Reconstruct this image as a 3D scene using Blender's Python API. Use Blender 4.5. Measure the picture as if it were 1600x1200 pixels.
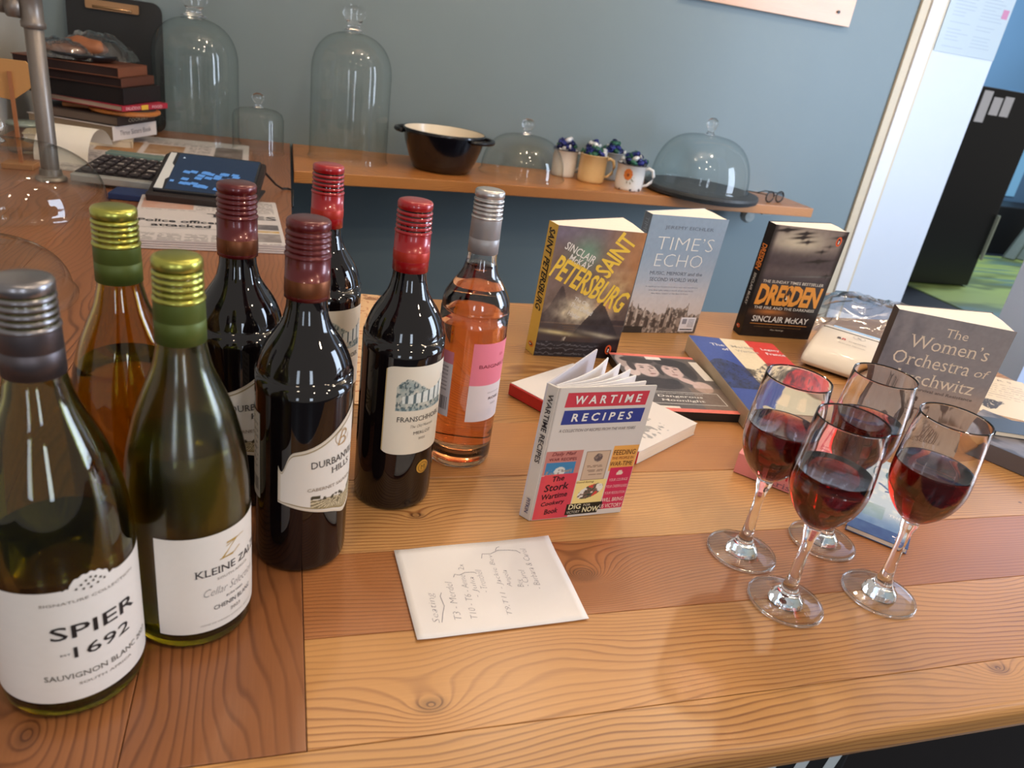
import bpy, bmesh, math, random
import numpy as np
from mathutils import Matrix, Vector
for o in list(bpy.data.objects): bpy.data.objects.remove(o)
sc = bpy.context.scene
COL = sc.collection
rad = math.radians
PI = math.pi
TZ = 0.9                       # height of the counter top

# ---------------------------------------------------------------- camera, world, lights, exposure
cam_d = bpy.data.cameras.new('camera'); cam = bpy.data.objects.new('camera', cam_d); COL.objects.link(cam)
R = Matrix(((0.95451702, -0.01067099, -0.29796541), (-0.26291945, 0.44116464, -0.85804844), (0.14060803, 0.89736274, 0.41829354)))
cam.matrix_world = Matrix.Translation((0, 0, TZ + 0.44)) @ R.to_4x4()
cam_d.sensor_width = 36; cam_d.lens = 1152.946 / 1600 * 36
cam_d.clip_start = 0.02
cam_d.dof.use_dof = True; cam_d.dof.focus_distance = 0.85; cam_d.dof.aperture_fstop = 9.0
sc.camera = cam
sc.view_settings.view_transform = 'Standard'; sc.view_settings.look = 'None'
sc.view_settings.gamma = 1; sc.view_settings.use_curve_mapping = False
sc.view_settings.exposure = 0.50
sc.cycles.sample_clamp_indirect = 40
sc.cycles.max_bounces = 24; sc.cycles.transmission_bounces = 24; sc.cycles.transparent_max_bounces = 32
w = bpy.data.worlds.new('world'); sc.world = w; w.use_nodes = True
w.node_tree.nodes['Background'].inputs[0].default_value = (1.0, 0.93, 0.86, 1)
w.node_tree.nodes['Background'].inputs[1].default_value = 0.30
def lamp(kind, name, loc, energy, col, size=0.05, rot=None, sy=None, spot=None):
    d = bpy.data.lights.new(name, kind); d.energy = energy; d.color = col
    if kind == 'AREA':
        d.size = size
        if sy: d.shape = 'RECTANGLE'; d.size_y = sy
    else: d.shadow_soft_size = size
    if spot: d.spot_size = rad(spot); d.spot_blend = 0.6
    o = bpy.data.objects.new(name, d); COL.objects.link(o); o.location = loc
    if rot: o.rotation_euler = [rad(a) for a in rot]
    return o
WARM = (1.0, 0.80, 0.58)
for i, (x, y, e) in enumerate([(0.75, 1.75, 10), (1.45, 1.65, 11), (0.15, 1.6, 4.5), (1.1, 0.25, 9), (0.45, -0.25, 12), (-0.25, 0.1, 4),
                               (1.5, -0.5, 13), (0.9, 0.95, 6)]):
    lamp('POINT', 'ceiling_lamp', (x, y, 2.55), e * 1.15, WARM, 0.042)
# daylight from the windows of the cafe: on the right of the counter, and behind the viewer
lamp('AREA', 'window_daylight', (3.6, 0.5, 1.7), 75, (0.66, 0.80, 1.0), 1.3, (90, 0, 48), 1.6)
lamp('AREA', 'window_daylight', (0.7, -2.4, 1.35), 9, (0.72, 0.84, 1.0), 0.35, (90, 0, 0), 1.1)
lamp('AREA', 'window_daylight', (-0.9, -2.4, 1.35), 6, (0.72, 0.84, 1.0), 0.35, (90, 0, 0), 1.1)
lamp('POINT', 'passage_lamp', (6.6, 5.0, 2.2), 130, (0.75, 0.88, 1.0), 0.15)

# ---------------------------------------------------------------- helpers
def lin(c):
    c = np.asarray(c, float) / 255.0
    return np.where(c <= 0.04045, c / 12.92, ((c + 0.055) / 1.055) ** 2.4)
def lc(r, g, b): return tuple(float(v) for v in lin((r, g, b))) + (1.0,)
def tag(o, label=None, cat=None, group=None, kind=None):
    if label: o['label'] = label
    if cat: o['category'] = cat
    if group: o['group'] = group
    if kind: o['kind'] = kind
    return o
def thing(name, label, cat, loc=(0, 0, 0), rz=0, group=None):
    o = bpy.data.objects.new(name, None); COL.objects.link(o)
    o.location = (loc[0], loc[1], TZ + loc[2]); o.rotation_euler = (0, 0, rz)
    o.empty_display_size = 0.02
    return tag(o, label, cat, group)
def copy_tree(o, parent=None):
    c = o.copy(); COL.objects.link(c)
    if parent: c.parent = parent
    for ch in list(o.children): copy_tree(ch, c)
    return c

class MB:
    def __init__(s): s.v = []; s.f = []; s.m = []; s.c = []; s.cur = (1, 1, 1, 1); s.mi = 0
    def add(s, vs, fs, col=None):
        n = len(s.v); s.v += [tuple(p) for p in vs]; s.f += [[i + n for i in f] for f in fs]
        s.m += [s.mi] * len(fs); s.c += [col or s.cur] * len(vs); return s
    def box(s, x0, x1, y0, y1, z0, z1, col=None):
        return s.add([(x0, y0, z0), (x1, y0, z0), (x1, y1, z0), (x0, y1, z0), (x0, y0, z1), (x1, y0, z1), (x1, y1, z1), (x0, y1, z1)],
                     [(3, 2, 1, 0), (4, 5, 6, 7), (0, 1, 5, 4), (1, 2, 6, 5), (2, 3, 7, 6), (3, 0, 4, 7)], col)
    def prism(s, poly, z0, z1, col=None, f=None):
        """polygon (counter-clockwise) pulled from z0 to z1; f remaps the points"""
        n = len(poly)
        vs = [(x, y, z0) for x, y in poly] + [(x, y, z1) for x, y in poly]
        if f: vs = [f(*p) for p in vs]
        return s.add(vs, [list(range(n))[::-1], list(range(n, 2 * n))] + [(i, (i + 1) % n, (i + 1) % n + n, i + n) for i in range(n)], col)
    def lathe(s, prof, seg=48, cx=0, cy=0, sx=1, sy=1, loop=False):
        vs = []; fs = []; k = len(prof); ring = []
        for (r, z) in prof:
            if r < 1e-6: ring.append([len(vs)]); vs.append((cx, cy, z))
            else:
                ring.append(list(range(len(vs), len(vs) + seg)))
                vs += [(cx + sx * r * math.cos(2 * PI * i / seg), cy + sy * r * math.sin(2 * PI * i / seg), z) for i in range(seg)]
        for j in (range(k) if loop else range(k - 1)):
            a, b = ring[j], ring[(j + 1) % k]
            for i in range(seg):
                i2 = (i + 1) % seg
                if len(a) == 1 and len(b) == 1: continue
                if len(a) == 1: fs.append((a[0], b[i2], b[i]))
                elif len(b) == 1: fs.append((a[i], a[i2], b[0]))
                else: fs.append((a[i], a[i2], b[i2], b[i]))
        return s.add(vs, fs)
    def tube(s, pts, r, seg=10, closed=False):
        pts = [Vector(p) for p in pts]; n = len(pts); vs = []; fs = []
        up = Vector((0, 0, 1))
        for i, p in enumerate(pts):
            a = pts[(i - 1) % n] if (closed or i > 0) else p
            b = pts[(i + 1) % n] if (closed or i < n - 1) else p
            t = (b - a).normalized()
            u = t.cross(up)
            if u.length < 1e-3: u = t.cross(Vector((1, 0, 0)))
            u.normalize(); w_ = t.cross(u).normalized()
            rr = r[i] if isinstance(r, (list, tuple)) else r
            vs += [p + u * rr * math.cos(2 * PI * k / seg) + w_ * rr * math.sin(2 * PI * k / seg) for k in range(seg)]
        for i in range(n if closed else n - 1):
            j = (i + 1) % n
            for k in range(seg):
                k2 = (k + 1) % seg
                fs.append((i * seg + k, j * seg + k, j * seg + k2, i * seg + k2))
        if not closed: fs += [list(range(seg)), list(range((n - 1) * seg, n * seg))[::-1]]
        return s.add(vs, fs)
    def build(s, name, mats, parent=None, smooth=False, bevel=0, loc=None, rz=0, fix=True, bseg=2):
        me = bpy.data.meshes.new(name); me.from_pydata(s.v, [], s.f)
        mats = mats if isinstance(mats, (list, tuple)) else [mats]
        for m in mats: me.materials.append(m)
        if len(mats) > 1: me.polygons.foreach_set('material_index', s.m)
        if any(c != (1, 1, 1, 1) for c in s.c):
            at = me.color_attributes.new('Col', 'FLOAT_COLOR', 'POINT')
            at.data.foreach_set('color', np.array(s.c, np.float32).ravel())
        me.validate(); me.update()
        if fix:
            bm = bmesh.new(); bm.from_mesh(me); bmesh.ops.recalc_face_normals(bm, faces=bm.faces); bm.to_mesh(me); bm.free()
        if smooth: me.shade_smooth()
        o = bpy.data.objects.new(name, me); COL.objects.link(o)
        if parent: o.parent = parent
        if 'lettering' in name or name in ('handwriting', 'printed_marks', 'screen_icons', 'enamel_chips', 'printed_stripes'): o['kind'] = 'stuff'
        if loc is not None: o.location = loc
        o.rotation_euler = (0, 0, rz)
        if bevel:
            b = o.modifiers.new('bevel', 'BEVEL'); b.width = bevel; b.segments = bseg; b.limit_method = 'ANGLE'; b.angle_limit = rad(40)
        return o

# ---- lettering: the built-in font turned into flat meshes, with optional serifs
_tc = {}
def glyphs(s, bold=0.0, serif=False, shear=0.0, space=1.0):
    key = (s, bold, serif, shear, space)
    if key in _tc: return _tc[key]
    cu = bpy.data.curves.new('t', 'FONT'); cu.body = s; cu.resolution_u = 2; cu.offset = bold; cu.space_character = space
    o = bpy.data.objects.new('t', cu); m = o.to_mesh()
    v = [(p.co.x, p.co.y) for p in m.vertices]; f = [list(p.vertices) for p in m.polygons]
    if serif:
        cnt = {}
        for p in f:
            for i in range(len(p)):
                e = (min(p[i], p[i - 1]), max(p[i], p[i - 1])); cnt[e] = cnt.get(e, 0) + 1
        add = []
        for (a, b), c in cnt.items():
            if c != 1: continue
            (x0, y0), (x1, y1) = v[a], v[b]
            if abs(y0 - y1) > 0.004 or not 0.03 < abs(x0 - x1) < 0.16: continue
            x0, x1 = min(x0, x1), max(x0, x1)
            if abs(y0) < 0.05 + bold: add.append((x0 - .055, x1 + .055, y0, y0 + .035))
            elif min(abs(y0 - .682), abs(y0 - .449), abs(y0 - .70), abs(y0 - .73)) < .03 + abs(bold): add.append((x0 - .055, x1 + .04, y0 - .035, y0))
        for (x0, x1, y0, y1) in add:
            n = len(v); v += [(x0, y0), (x1, y0), (x1, y1), (x0, y1)]; f.append([n, n + 1, n + 2, n + 3])
    if shear: v = [(x + y * shear, y) for x, y in v]
    o.to_mesh_clear(); bpy.data.objects.remove(o); bpy.data.curves.remove(cu)
    _tc[key] = (v, f); return _tc[key]
def T(mb, fn, s, cx, cy, w=None, h=None, col=(0, 0, 0), rot=0, bold=0.0, serif=False, shear=0.0, space=1.0, lift=0.0004, align='c'):
    """write s on the surface fn(u, v, lift), the writing's box w wide and / or h high centred on (cx, cy)"""
    v, f = glyphs(s, bold, serif, shear, space)
    if not v: return
    xs = [p[0] for p in v]; ys = [p[1] for p in v]
    bw, bh = max(xs) - min(xs), max(ys) - min(ys)
    kx = w / bw if w else h / bh; ky = h / bh if h else kx
    mx, my = (max(xs) + min(xs)) / 2, (max(ys) + min(ys)) / 2
    if align == 'l': mx = min(xs)
    c, sn = math.cos(rad(rot)), math.sin(rad(rot))
    out = []
    for x, y in v:
        a, b = (x - mx) * kx, (y - my) * ky
        out.append(fn(cx + a * c - b * sn, cy + a * sn + b * c, lift))
    mb.add(out, f, lc(*col))
def bar(mb, fn, x0, x1, y0, y1, col, lift=0.0003, skew=0.0, n=1):
    vs = []; fs = []
    for i in range(n + 1):
        x = x0 + (x1 - x0) * i / n
        vs += [fn(x, y0, lift), fn(x + skew, y1, lift)]
    for i in range(n): fs.append((2 * i, 2 * i + 2, 2 * i + 3, 2 * i + 1))
    mb.add(vs, fs, lc(*col))
def poly(mb, fn, pts, col, lift=0.0003):
    mb.add([fn(x, y, lift) for x, y in pts], [list(range(len(pts)))], lc(*col))
def pen(mb, fn, pts, wd, col, lift=0.0004):
    """a drawn line along pts"""
    vs = []; fs = []
    for i, (x, y) in enumerate(pts):
        a = pts[max(0, i - 1)]; b = pts[min(len(pts) - 1, i + 1)]
        dx, dy = b[0] - a[0], b[1] - a[1]; L = math.hypot(dx, dy) or 1
        nx, ny = -dy / L * wd / 2, dx / L * wd / 2
        vs += [fn(x + nx, y + ny, lift), fn(x - nx, y - ny, lift)]
    for i in range(len(pts) - 1): fs.append((2 * i, 2 * i + 1, 2 * i + 3, 2 * i + 2))
    mb.add(vs, fs, lc(*col))

# ---- printed pictures: a fine mesh whose vertices carry the printed colour
def vnoise(U, V, sx, sy, seed, octv=3):
    rng = np.random.RandomState(seed); out = 0; amp = 1; tot = 0
    for k in range(octv):
        nx, ny = int(sx * 2 ** k) + 3, int(sy * 2 ** k) + 3
        g = rng.rand(ny, nx); x = U * sx * 2 ** k; y = V * sy * 2 ** k
        x = np.clip(x, 0, nx - 2.001); y = np.clip(y, 0, ny - 2.001)
        xi, yi = x.astype(int), y.astype(int); fx, fy = x - xi, y - yi
        fx = fx * fx * (3 - 2 * fx); fy = fy * fy * (3 - 2 * fy)
        a = g[yi, xi] * (1 - fx) + g[yi, xi + 1] * fx; b = g[yi + 1, xi] * (1 - fx) + g[yi + 1, xi + 1] * fx
        out = out + amp * (a * (1 - fy) + b * fy); tot += amp; amp *= 0.55
    return out / tot
def sm(x, a, b): t = np.clip((x - a) / (b - a), 0, 1); return t * t * (3 - 2 * t)
def mixc(C, col, m): m = np.clip(m, 0, 1)[..., None]; return C * (1 - m) + np.array(col, float) * m
def picture(name, mat, parent, fn, w, h, cell, paint, u0=0.0, v0=0.0, shape=None, lift=0.0002):
    nx, ny = max(2, int(w / cell)), max(2, int(h / cell))
    V, U = np.meshgrid(np.linspace(0, 1, ny + 1), np.linspace(0, 1, nx + 1), indexing='ij')
    C = lin(np.clip(paint(U, V), 0, 255))
    Vs = V
    if shape is not None:
        lo, hi = shape(U); Vs = lo + (hi - lo) * V
    pts = [fn(u0 + w * a, v0 + h * b, lift) for a, b in zip(U.ravel(), Vs.ravel())]
    i = np.arange(ny * (nx + 1)).reshape(ny, nx + 1)[:, :-1].ravel()
    F = np.stack([i, i + 1, i + nx + 2, i + nx + 1], 1)
    me = bpy.data.meshes.new(name); me.from_pydata(pts, [], F.tolist()); me.materials.append(mat)
    at = me.color_attributes.new('Col', 'FLOAT_COLOR', 'POINT')
    at.data.foreach_set('color', np.concatenate([C.reshape(-1, 3), np.ones((C.size // 3, 1))], 1).astype(np.float32).ravel())
    me.shade_smooth()
    o = bpy.data.objects.new(name, me); COL.objects.link(o); o.parent = parent
    return o

# ---------------------------------------------------------------- materials
def mat(name, col=(0.8, 0.8, 0.8, 1), rough=0.5, metal=0, coat=0, trans=0, ior=1.5, noise=0, nscale=30, emit=None, bump=0, spec=0.5, stretch=(1, 1, 1)):
    m = bpy.data.materials.new(name); m.use_nodes = True; nt = m.node_tree; b = nt.nodes['Principled BSDF']
    b.inputs['Base Color'].default_value = col; b.inputs['Roughness'].default_value = rough; b.inputs['Metallic'].default_value = metal
    b.inputs['Coat Weight'].default_value = coat; b.inputs['Transmission Weight'].default_value = trans; b.inputs['IOR'].default_value = ior
    b.inputs['Specular IOR Level'].default_value = spec
    if emit: b.inputs['Emission Color'].default_value = emit[0]; b.inputs['Emission Strength'].default_value = emit[1]
    if noise or bump:
        tc = nt.nodes.new('ShaderNodeTexCoord'); mp = nt.nodes.new('ShaderNodeMapping'); n = nt.nodes.new('ShaderNodeTexNoise')
        mp.inputs['Scale'].default_value = stretch
        nt.links.new(tc.outputs['Object'], mp.inputs[0]); nt.links.new(mp.outputs[0], n.inputs['Vector'])
        n.inputs['Scale'].default_value = nscale; n.inputs['Detail'].default_value = 4
        if noise:
            r = nt.nodes.new('ShaderNodeMix'); r.data_type = 'RGBA'
            r.inputs[6].default_value = tuple(c * (1 - noise) for c in col[:3]) + (1,)
            r.inputs[7].default_value = tuple(min(1, c * (1 + noise)) for c in col[:3]) + (1,)
            nt.links.new(n.outputs[0], r.inputs[0]); nt.links.new(r.outputs[2], b.inputs['Base Color'])
        if bump:
            bp = nt.nodes.new('ShaderNodeBump'); bp.inputs['Strength'].default_value = bump; bp.inputs['Distance'].default_value = 0.002
            nt.links.new(n.outputs[0], bp.inputs['Height']); nt.links.new(bp.outputs[0], b.inputs['Normal'])
    return m
def printmat(name, rough, coat=0.0, spec=0.5):
    m = mat(name, rough=rough, coat=coat, spec=spec); nt = m.node_tree
    a = nt.nodes.new('ShaderNodeAttribute'); a.attribute_name = 'Col'
    nt.links.new(a.outputs['Color'], nt.nodes['Principled BSDF'].inputs['Base Color']); return m
PRINT = printmat('printed_cover', 0.38); INK = printmat('printed_ink', 0.5); LABEL = printmat('printed_label', 0.6, spec=0.3)
def wood(name, base, dark, lines=150, knots=(), seed=0.0, warp=5.0, rough=0.36, red=0.0):
    """flat-sawn board grain in the board's own frame: x runs along it"""
    m = bpy.data.materials.new(name); m.use_nodes = True; nt = m.node_tree; b = nt.nodes['Principled BSDF']; L = nt.links.new
    def N(t): return nt.nodes.new('ShaderNode' + t)
    def math_(op, a, b_=None, c=None):
        n = N('Math'); n.operation = op
        for i, x in enumerate((a, b_, c)):
            if x is None: continue
            if isinstance(x, (int, float)): n.inputs[i].default_value = x
            else: L(x, n.inputs[i])
        return n.outputs[0]
    tc = N('TexCoord'); oi = N('ObjectInfo'); sp = N('SeparateXYZ'); L(tc.outputs['Object'], sp.inputs[0])
    X, Y, Z = sp.outputs
    sd = math_('MULTIPLY_ADD', oi.outputs['Random'], 37.0, seed)
    def noise(sx, sy, det=2.0, off=0.0, rough_=0.5):
        c = N('CombineXYZ'); L(math_('MULTIPLY', X, sx), c.inputs[0]); L(math_('MULTIPLY', Y, sy), c.inputs[1])
        L(math_('ADD', math_('MULTIPLY', Z, sy), math_('ADD', sd, off)), c.inputs[2])
        n = N('TexNoise'); n.inputs['Scale'].default_value = 1; n.inputs['Detail'].default_value = det; n.inputs['Roughness'].default_value = rough_
        L(c.outputs[0], n.inputs['Vector']); return n.outputs[0]
    big = noise(2.2, 7.0, 2.0); small = noise(9.0, 26.0, 2.0, 5.0)
    F = math_('ADD', math_('MULTIPLY', Y, lines), math_('MULTIPLY', big, warp * 6.0))
    F = math_('ADD', F, math_('MULTIPLY', small, 1.6))
    F = math_('ADD', F, math_('MULTIPLY', Z, 230.0))
    kd = None
    for (kx, ky, kr, amp) in knots:
        dx = math_('MULTIPLY', math_('SUBTRACT', X, kx), 0.62); dy = math_('SUBTRACT', Y, ky)
        d = math_('SQRT', math_('ADD', math_('MULTIPLY', dx, dx), math_('MULTIPLY', dy, dy)))
        e = math_('POWER', 2.718, math_('MULTIPLY', d, -1.0 / (kr * 1.9)))
        F = math_('ADD', F, math_('MULTIPLY', e, amp))
        dd = N('MapRange'); dd.interpolation_type = 'SMOOTHSTEP'
        L(math_('ADD', d, math_('MULTIPLY', math_('SUBTRACT', small, 0.5), kr * 0.9)), dd.inputs[0])
        dd.inputs[1].default_value = kr * 0.45; dd.inputs[2].default_value = kr * 1.15; dd.inputs[3].default_value = 1; dd.inputs[4].default_value = 0
        kd = dd.outputs[0] if kd is None else math_('MAXIMUM', kd, dd.outputs[0])
    fr = math_('FRACT', F)
    rp = N('ValToRGB'); cr = rp.color_ramp; cr.interpolation = 'EASE'
    cr.elements[0].position = 0.0; cr.elements[0].color = (0.60, 0.60, 0.60, 1)
    cr.elements[1].position = 1.0; cr.elements[1].color = (0.65, 0.65, 0.65, 1)
    e = cr.elements.new(0.07); e.color = (0.08, 0.08, 0.08, 1)
    e = cr.elements.new(0.62); e.color = (0.20, 0.20, 0.20, 1)
    e = cr.elements.new(0.91); e.color = (0.95, 0.95, 0.95, 1)
    L(fr, rp.inputs[0])
    fade = math_('MULTIPLY', math_('MULTIPLY_ADD', noise(3.0, 12.0, 1.0, 9.0), 1.3, 0.05), 1.0)
    g = math_('MULTIPLY', rp.outputs[0], fade)
    fib = noise(12.0, 520.0, 2.0, 3.0, 0.7)
    g = math_('ADD', math_('MULTIPLY', g, 0.95), math_('MULTIPLY', math_('SUBTRACT', fib, 0.5), 0.35))
    tone = noise(1.2, 5.0, 2.0, 21.0)
    g = math_('ADD', g, math_('MULTIPLY', math_('SUBTRACT', tone, 0.5), 0.9))
    mx = N('Mix'); mx.data_type = 'RGBA'; mx.inputs[6].default_value = base; mx.inputs[7].default_value = dark
    cl = N('Clamp'); L(g, cl.inputs[0]); L(cl.outputs[0], mx.inputs[0])
    out = mx.outputs[2]
    hv = N('HueSaturation'); L(out, hv.inputs['Color'])
    L(math_('MULTIPLY_ADD', oi.outputs['Random'], 0.28, 0.86), hv.inputs['Value']); out = hv.outputs[0]
    # small dark nail holes and worm marks
    vo = N('TexVoronoi'); vo.inputs['Scale'].default_value = 9.0
    cv = N('CombineXYZ'); L(X, cv.inputs[0]); L(math_('MULTIPLY', Y, 1.3), cv.inputs[1]); L(sd, cv.inputs[2]); L(cv.outputs[0], vo.inputs['Vector'])
    hole = N('MapRange'); L(vo.outputs['Distance'], hole.inputs[0]); hole.inputs[1].default_value = 0.018; hole.inputs[2].default_value = 0.028
    hole.inputs[3].default_value = 0.75; hole.inputs[4].default_value = 0
    mk = hole.outputs[0]
    if kd is not None: mk = math_('MAXIMUM', mk, math_('MULTIPLY', kd, math_('MULTIPLY_ADD', rp.outputs[0], 0.60, 0.30)))
    mh = N('Mix'); mh.data_type = 'RGBA'; L(mk, mh.inputs[0]); L(out, mh.inputs[6]); mh.inputs[7].default_value = lc(84, 46, 22)
    L(mh.outputs[2], b.inputs['Base Color'])
    b.inputs['Roughness'].default_value = rough; b.inputs['Coat Weight'].default_value = 0.25; b.inputs['Coat Roughness'].default_value = 0.28
    bp = N('Bump'); bp.inputs['Strength'].default_value = 0.2; bp.inputs['Distance'].default_value = 0.0005
    L(math_('MULTIPLY', g, -1.0), bp.inputs['Height']); L(bp.outputs[0], b.inputs['Normal'])
    return m
def thin_glass(name, tint=(0.95, 0.97, 0.96), edge=(0.55, 0.60, 0.60), gl=1.0, rough=0.02, ior=1.5):
    m = bpy.data.materials.new(name); m.use_nodes = True; nt = m.node_tree; L = nt.links.new
    for n in list(nt.nodes): nt.nodes.remove(n)
    out = nt.nodes.new('ShaderNodeOutputMaterial'); mx = nt.nodes.new('ShaderNodeMixShader')
    tr = nt.nodes.new('ShaderNodeBsdfTransparent'); g = nt.nodes.new('ShaderNodeBsdfGlossy'); g.inputs['Roughness'].default_value = rough
    fr = nt.nodes.new('ShaderNodeMath'); fr.operation = 'MULTIPLY_ADD'; fr.inputs[1].default_value = 0.55; fr.inputs[2].default_value = 0.055
    mm = nt.nodes.new('ShaderNodeMath'); mm.operation = 'MULTIPLY'; mm.inputs[1].default_value = gl; mm.use_clamp = True
    lw = nt.nodes.new('ShaderNodeLayerWeight'); lw.inputs[0].default_value = 0.5
    pw = nt.nodes.new('ShaderNodeMath'); pw.operation = 'POWER'; pw.inputs[1].default_value = 5
    cm = nt.nodes.new('ShaderNodeMix'); cm.data_type = 'RGBA'; cm.inputs[6].default_value = (*tint, 1); cm.inputs[7].default_value = (*edge, 1)
    L(lw.outputs['Facing'], pw.inputs[0]); L(pw.outputs[0], fr.inputs[0]); L(pw.outputs[0], cm.inputs[0]); L(cm.outputs[2], tr.inputs[0])
    L(fr.outputs[0], mm.inputs[0]); L(mm.outputs[0], mx.inputs[0]); L(tr.outputs[0], mx.inputs[1]); L(g.outputs[0], mx.inputs[2]); L(mx.outputs[0], out.inputs[0])
    return m
def liquid(name, col, dens, ior=1.34, tint=(1, 1, 1, 1)):
    m = mat(name, tint, 0.0, trans=1.0, ior=ior); nt = m.node_tree
    va = nt.nodes.new('ShaderNodeVolumeAbsorption'); va.inputs[0].default_value = col; va.inputs[1].default_value = dens
    nt.links.new(va.outputs[0], nt.nodes['Material Output'].inputs['Volume']); return m

BELL = thin_glass('bell_jar_glass'); FILM = thin_glass('clear_plastic_film', (0.72, 0.75, 0.80), (0.4, 0.45, 0.52), 3.0, 0.12)
FOOT = thin_glass('glass_foot', (0.97, 0.98, 0.97), (0.70, 0.72, 0.72), 1.6, 0.02)
CRYSTAL = mat('clear_glass', (1, 1, 1, 1), 0.0, trans=1.0, ior=1.5)
OLIVE = mat('olive_bottle_glass', (0.47, 0.45, 0.14, 1), 0.03, trans=1.0, ior=1.5)
AMBERG = mat('golden_green_bottle_glass', (0.66, 0.47, 0.09, 1), 0.04, trans=1.0, ior=1.5)
FROST = mat('misted_olive_bottle_glass', (0.50, 0.48, 0.15, 1), 0.16, trans=1.0, ior=1.5)
BLACKG = mat('dark_wine_bottle_glass', (0.004, 0.0025, 0.003, 1), 0.03, ior=1.52, coat=0.0, spec=0.6)
FLINT = mat('clear_bottle_glass', (0.99, 0.97, 0.95, 1), 0.0, trans=1.0, ior=1.5)
REDWINE = liquid('red_wine', (0.74, 0.05, 0.035, 1), 150)
WHITEWINE = liquid('white_wine', (0.75, 0.70, 0.20, 1), 7)
ROSEWINE = liquid('rose_wine', (0.93, 0.55, 0.15, 1), 33)
PAGE = mat('book_pages', lc(238, 222, 200), 0.85, noise=0.10, nscale=900, stretch=(0.02, 0.02, 1))
PAGEV = mat('book_page_edges', lc(244, 228, 212), 0.85, noise=0.12, nscale=500, stretch=(0.02, 1, 0.02))
PAPER = mat('white_paper', lc(236, 230, 228), 0.8, noise=0.02, nscale=40)
BLACKP = mat('black_plastic', lc(22, 22, 24), 0.35)
WHITEP = mat('white_enamel', lc(236, 234, 230), 0.18, coat=0.6, noise=0.02)

# ---------------------------------------------------------------- room
WALLM = mat('blue_grey_wall_paint', lc(118, 132, 136), 0.55, noise=0.05, nscale=3, bump=0.15)
WHITEW = mat('white_painted_panel', lc(204, 208, 216), 0.45, noise=0.03, nscale=2.5)
YW = 2.835
def struct(name, m, *boxes, bevel=0):
    b = MB()
    for bx in boxes: b.box(*bx)
    o = b.build(name, m, bevel=bevel); o['kind'] = 'structure'; return o
struct('floor', mat('dark_floor', lc(38, 46, 58), 0.4, noise=0.3, nscale=6), (-3, 10, -3, 7, -0.05, 0))
struct('wall_back', WALLM, (-0.9, 2.52, YW, YW + 0.12, 0, 2.75))
struct('wall_left', mat('pale_wall_paint', lc(176, 172, 164), 0.6, noise=0.06, nscale=4), (-0.90, -0.76, 1.45, YW, 0, 2.75))
struct('wall_far', mat('blue_passage_wall', lc(78, 112, 142), 0.6, noise=0.08, nscale=2), (3.5, 10, 6.6, 6.7, 0, 2.75))
struct('wall_right', mat('pale_blue_wall_end', lc(196, 212, 242), 0.5, noise=0.04, nscale=3), (1.79, 2.46, 1.28, 1.40, 0, 2.75))
CREAMT = mat('cream_trim', lc(206, 188, 160), 0.5, noise=0.04); 
struct('trim_1', CREAMT, (2.475, 2.515, YW - 0.012, YW + 0.12, 0, 2.75))
struct('trim_2', mat('white_trim', lc(222, 220, 220), 0.4, noise=0.02), (2.517, 2.585, YW - 0.022, YW + 0.12, 0, 2.75), bevel=0.003)
struct('trim_3', CREAMT, (2.587, 2.603, YW - 0.012, YW + 0.12, 0, 2.75))
struct('door_1', WHITEW, (2.605, 2.945, YW - 0.004, YW + 0.04, 0.01, 2.45), bevel=0.002)
struct('ceiling', mat('ceiling_paint', lc(200, 196, 188), 0.8, noise=0.03), (-0.9, 2.52, 1.2, YW, 2.75, 2.8))

# ---------------------------------------------------------------- the counter, plank by plank
BASE, DARK = lc(194, 140, 80), lc(126, 72, 30)
W1 = wood('pine_board', BASE, DARK, 120, warp=3.0)
W2 = wood('pine_board_fine_grain', lc(184, 126, 72), lc(118, 64, 28), 210, warp=3.0)
W3 = wood('pine_board_wide_grain', lc(192, 138, 80), lc(124, 70, 30), 95, warp=3.5)
W4 = wood('shaded_red_pine_board', lc(158, 98, 56), lc(100, 54, 26), 105, warp=2.6)  # redder wood, with the left arm's light falloff darkened into the colour
counter = thing('counter', 'L-shaped counter of orange pine boards under everything in the picture', 'counter', (0, 0, 0))
def plank(x0, x1, y0, y1, m, along='x', knots=None, bev=0.0006):
    g = 0.0003
    cx, cy = (x0 + x1) / 2, (y0 + y1) / 2
    lx, ly = (x1 - x0) / 2 - g, (y1 - y0) / 2 - g
    if along == 'y': lx, ly = ly, lx
    dz = random.Random(int(x0 * 997 + y0 * 1313)).uniform(-0.0005, 0)
    b = MB().box(-lx, lx, -ly, ly, -0.025, dz)
    return b.build('plank', m, counter, bevel=bev, loc=(cx, cy, 0), rz=PI / 2 if along == 'y' else 0)
XL = 0.0185
ye = [0.3465, 0.4465, 0.5480, 0.668, 0.790, 0.915, 1.045, 1.25]
for i in range(7):
    x1 = 1.95 if ye[i + 1] < 0.95 else 1.31
    cy = (ye[i] + ye[i + 1]) / 2; cx = (XL + x1) / 2
    m = [W3, W2, W1, W2, W1, W3, W1][i]
    if i == 0: m = wood('pine_board_with_knot', lc(194, 140, 80), DARK, 125, [(0.106 - cx, 0.371 - cy, 0.010, 7.0)], warp=3.6)
    if i == 1: m = wood('pine_board_with_swirl', lc(172, 110, 62), lc(112, 60, 28), 250, [(0.272 - cx, 0.497 - cy, 0.011, 18.0)], warp=3.0)
    if i == 2: m = wood('pale_pine_board', lc(196, 146, 90), lc(136, 82, 40), 190, [(0.13 - cx, 0.60 - cy, 0.006, 4.0), (0.62 - cx, 0.60 - cy, 0.006, 4.0)], warp=2.5)
    plank(XL, x1, ye[i], ye[i + 1], m)
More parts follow.
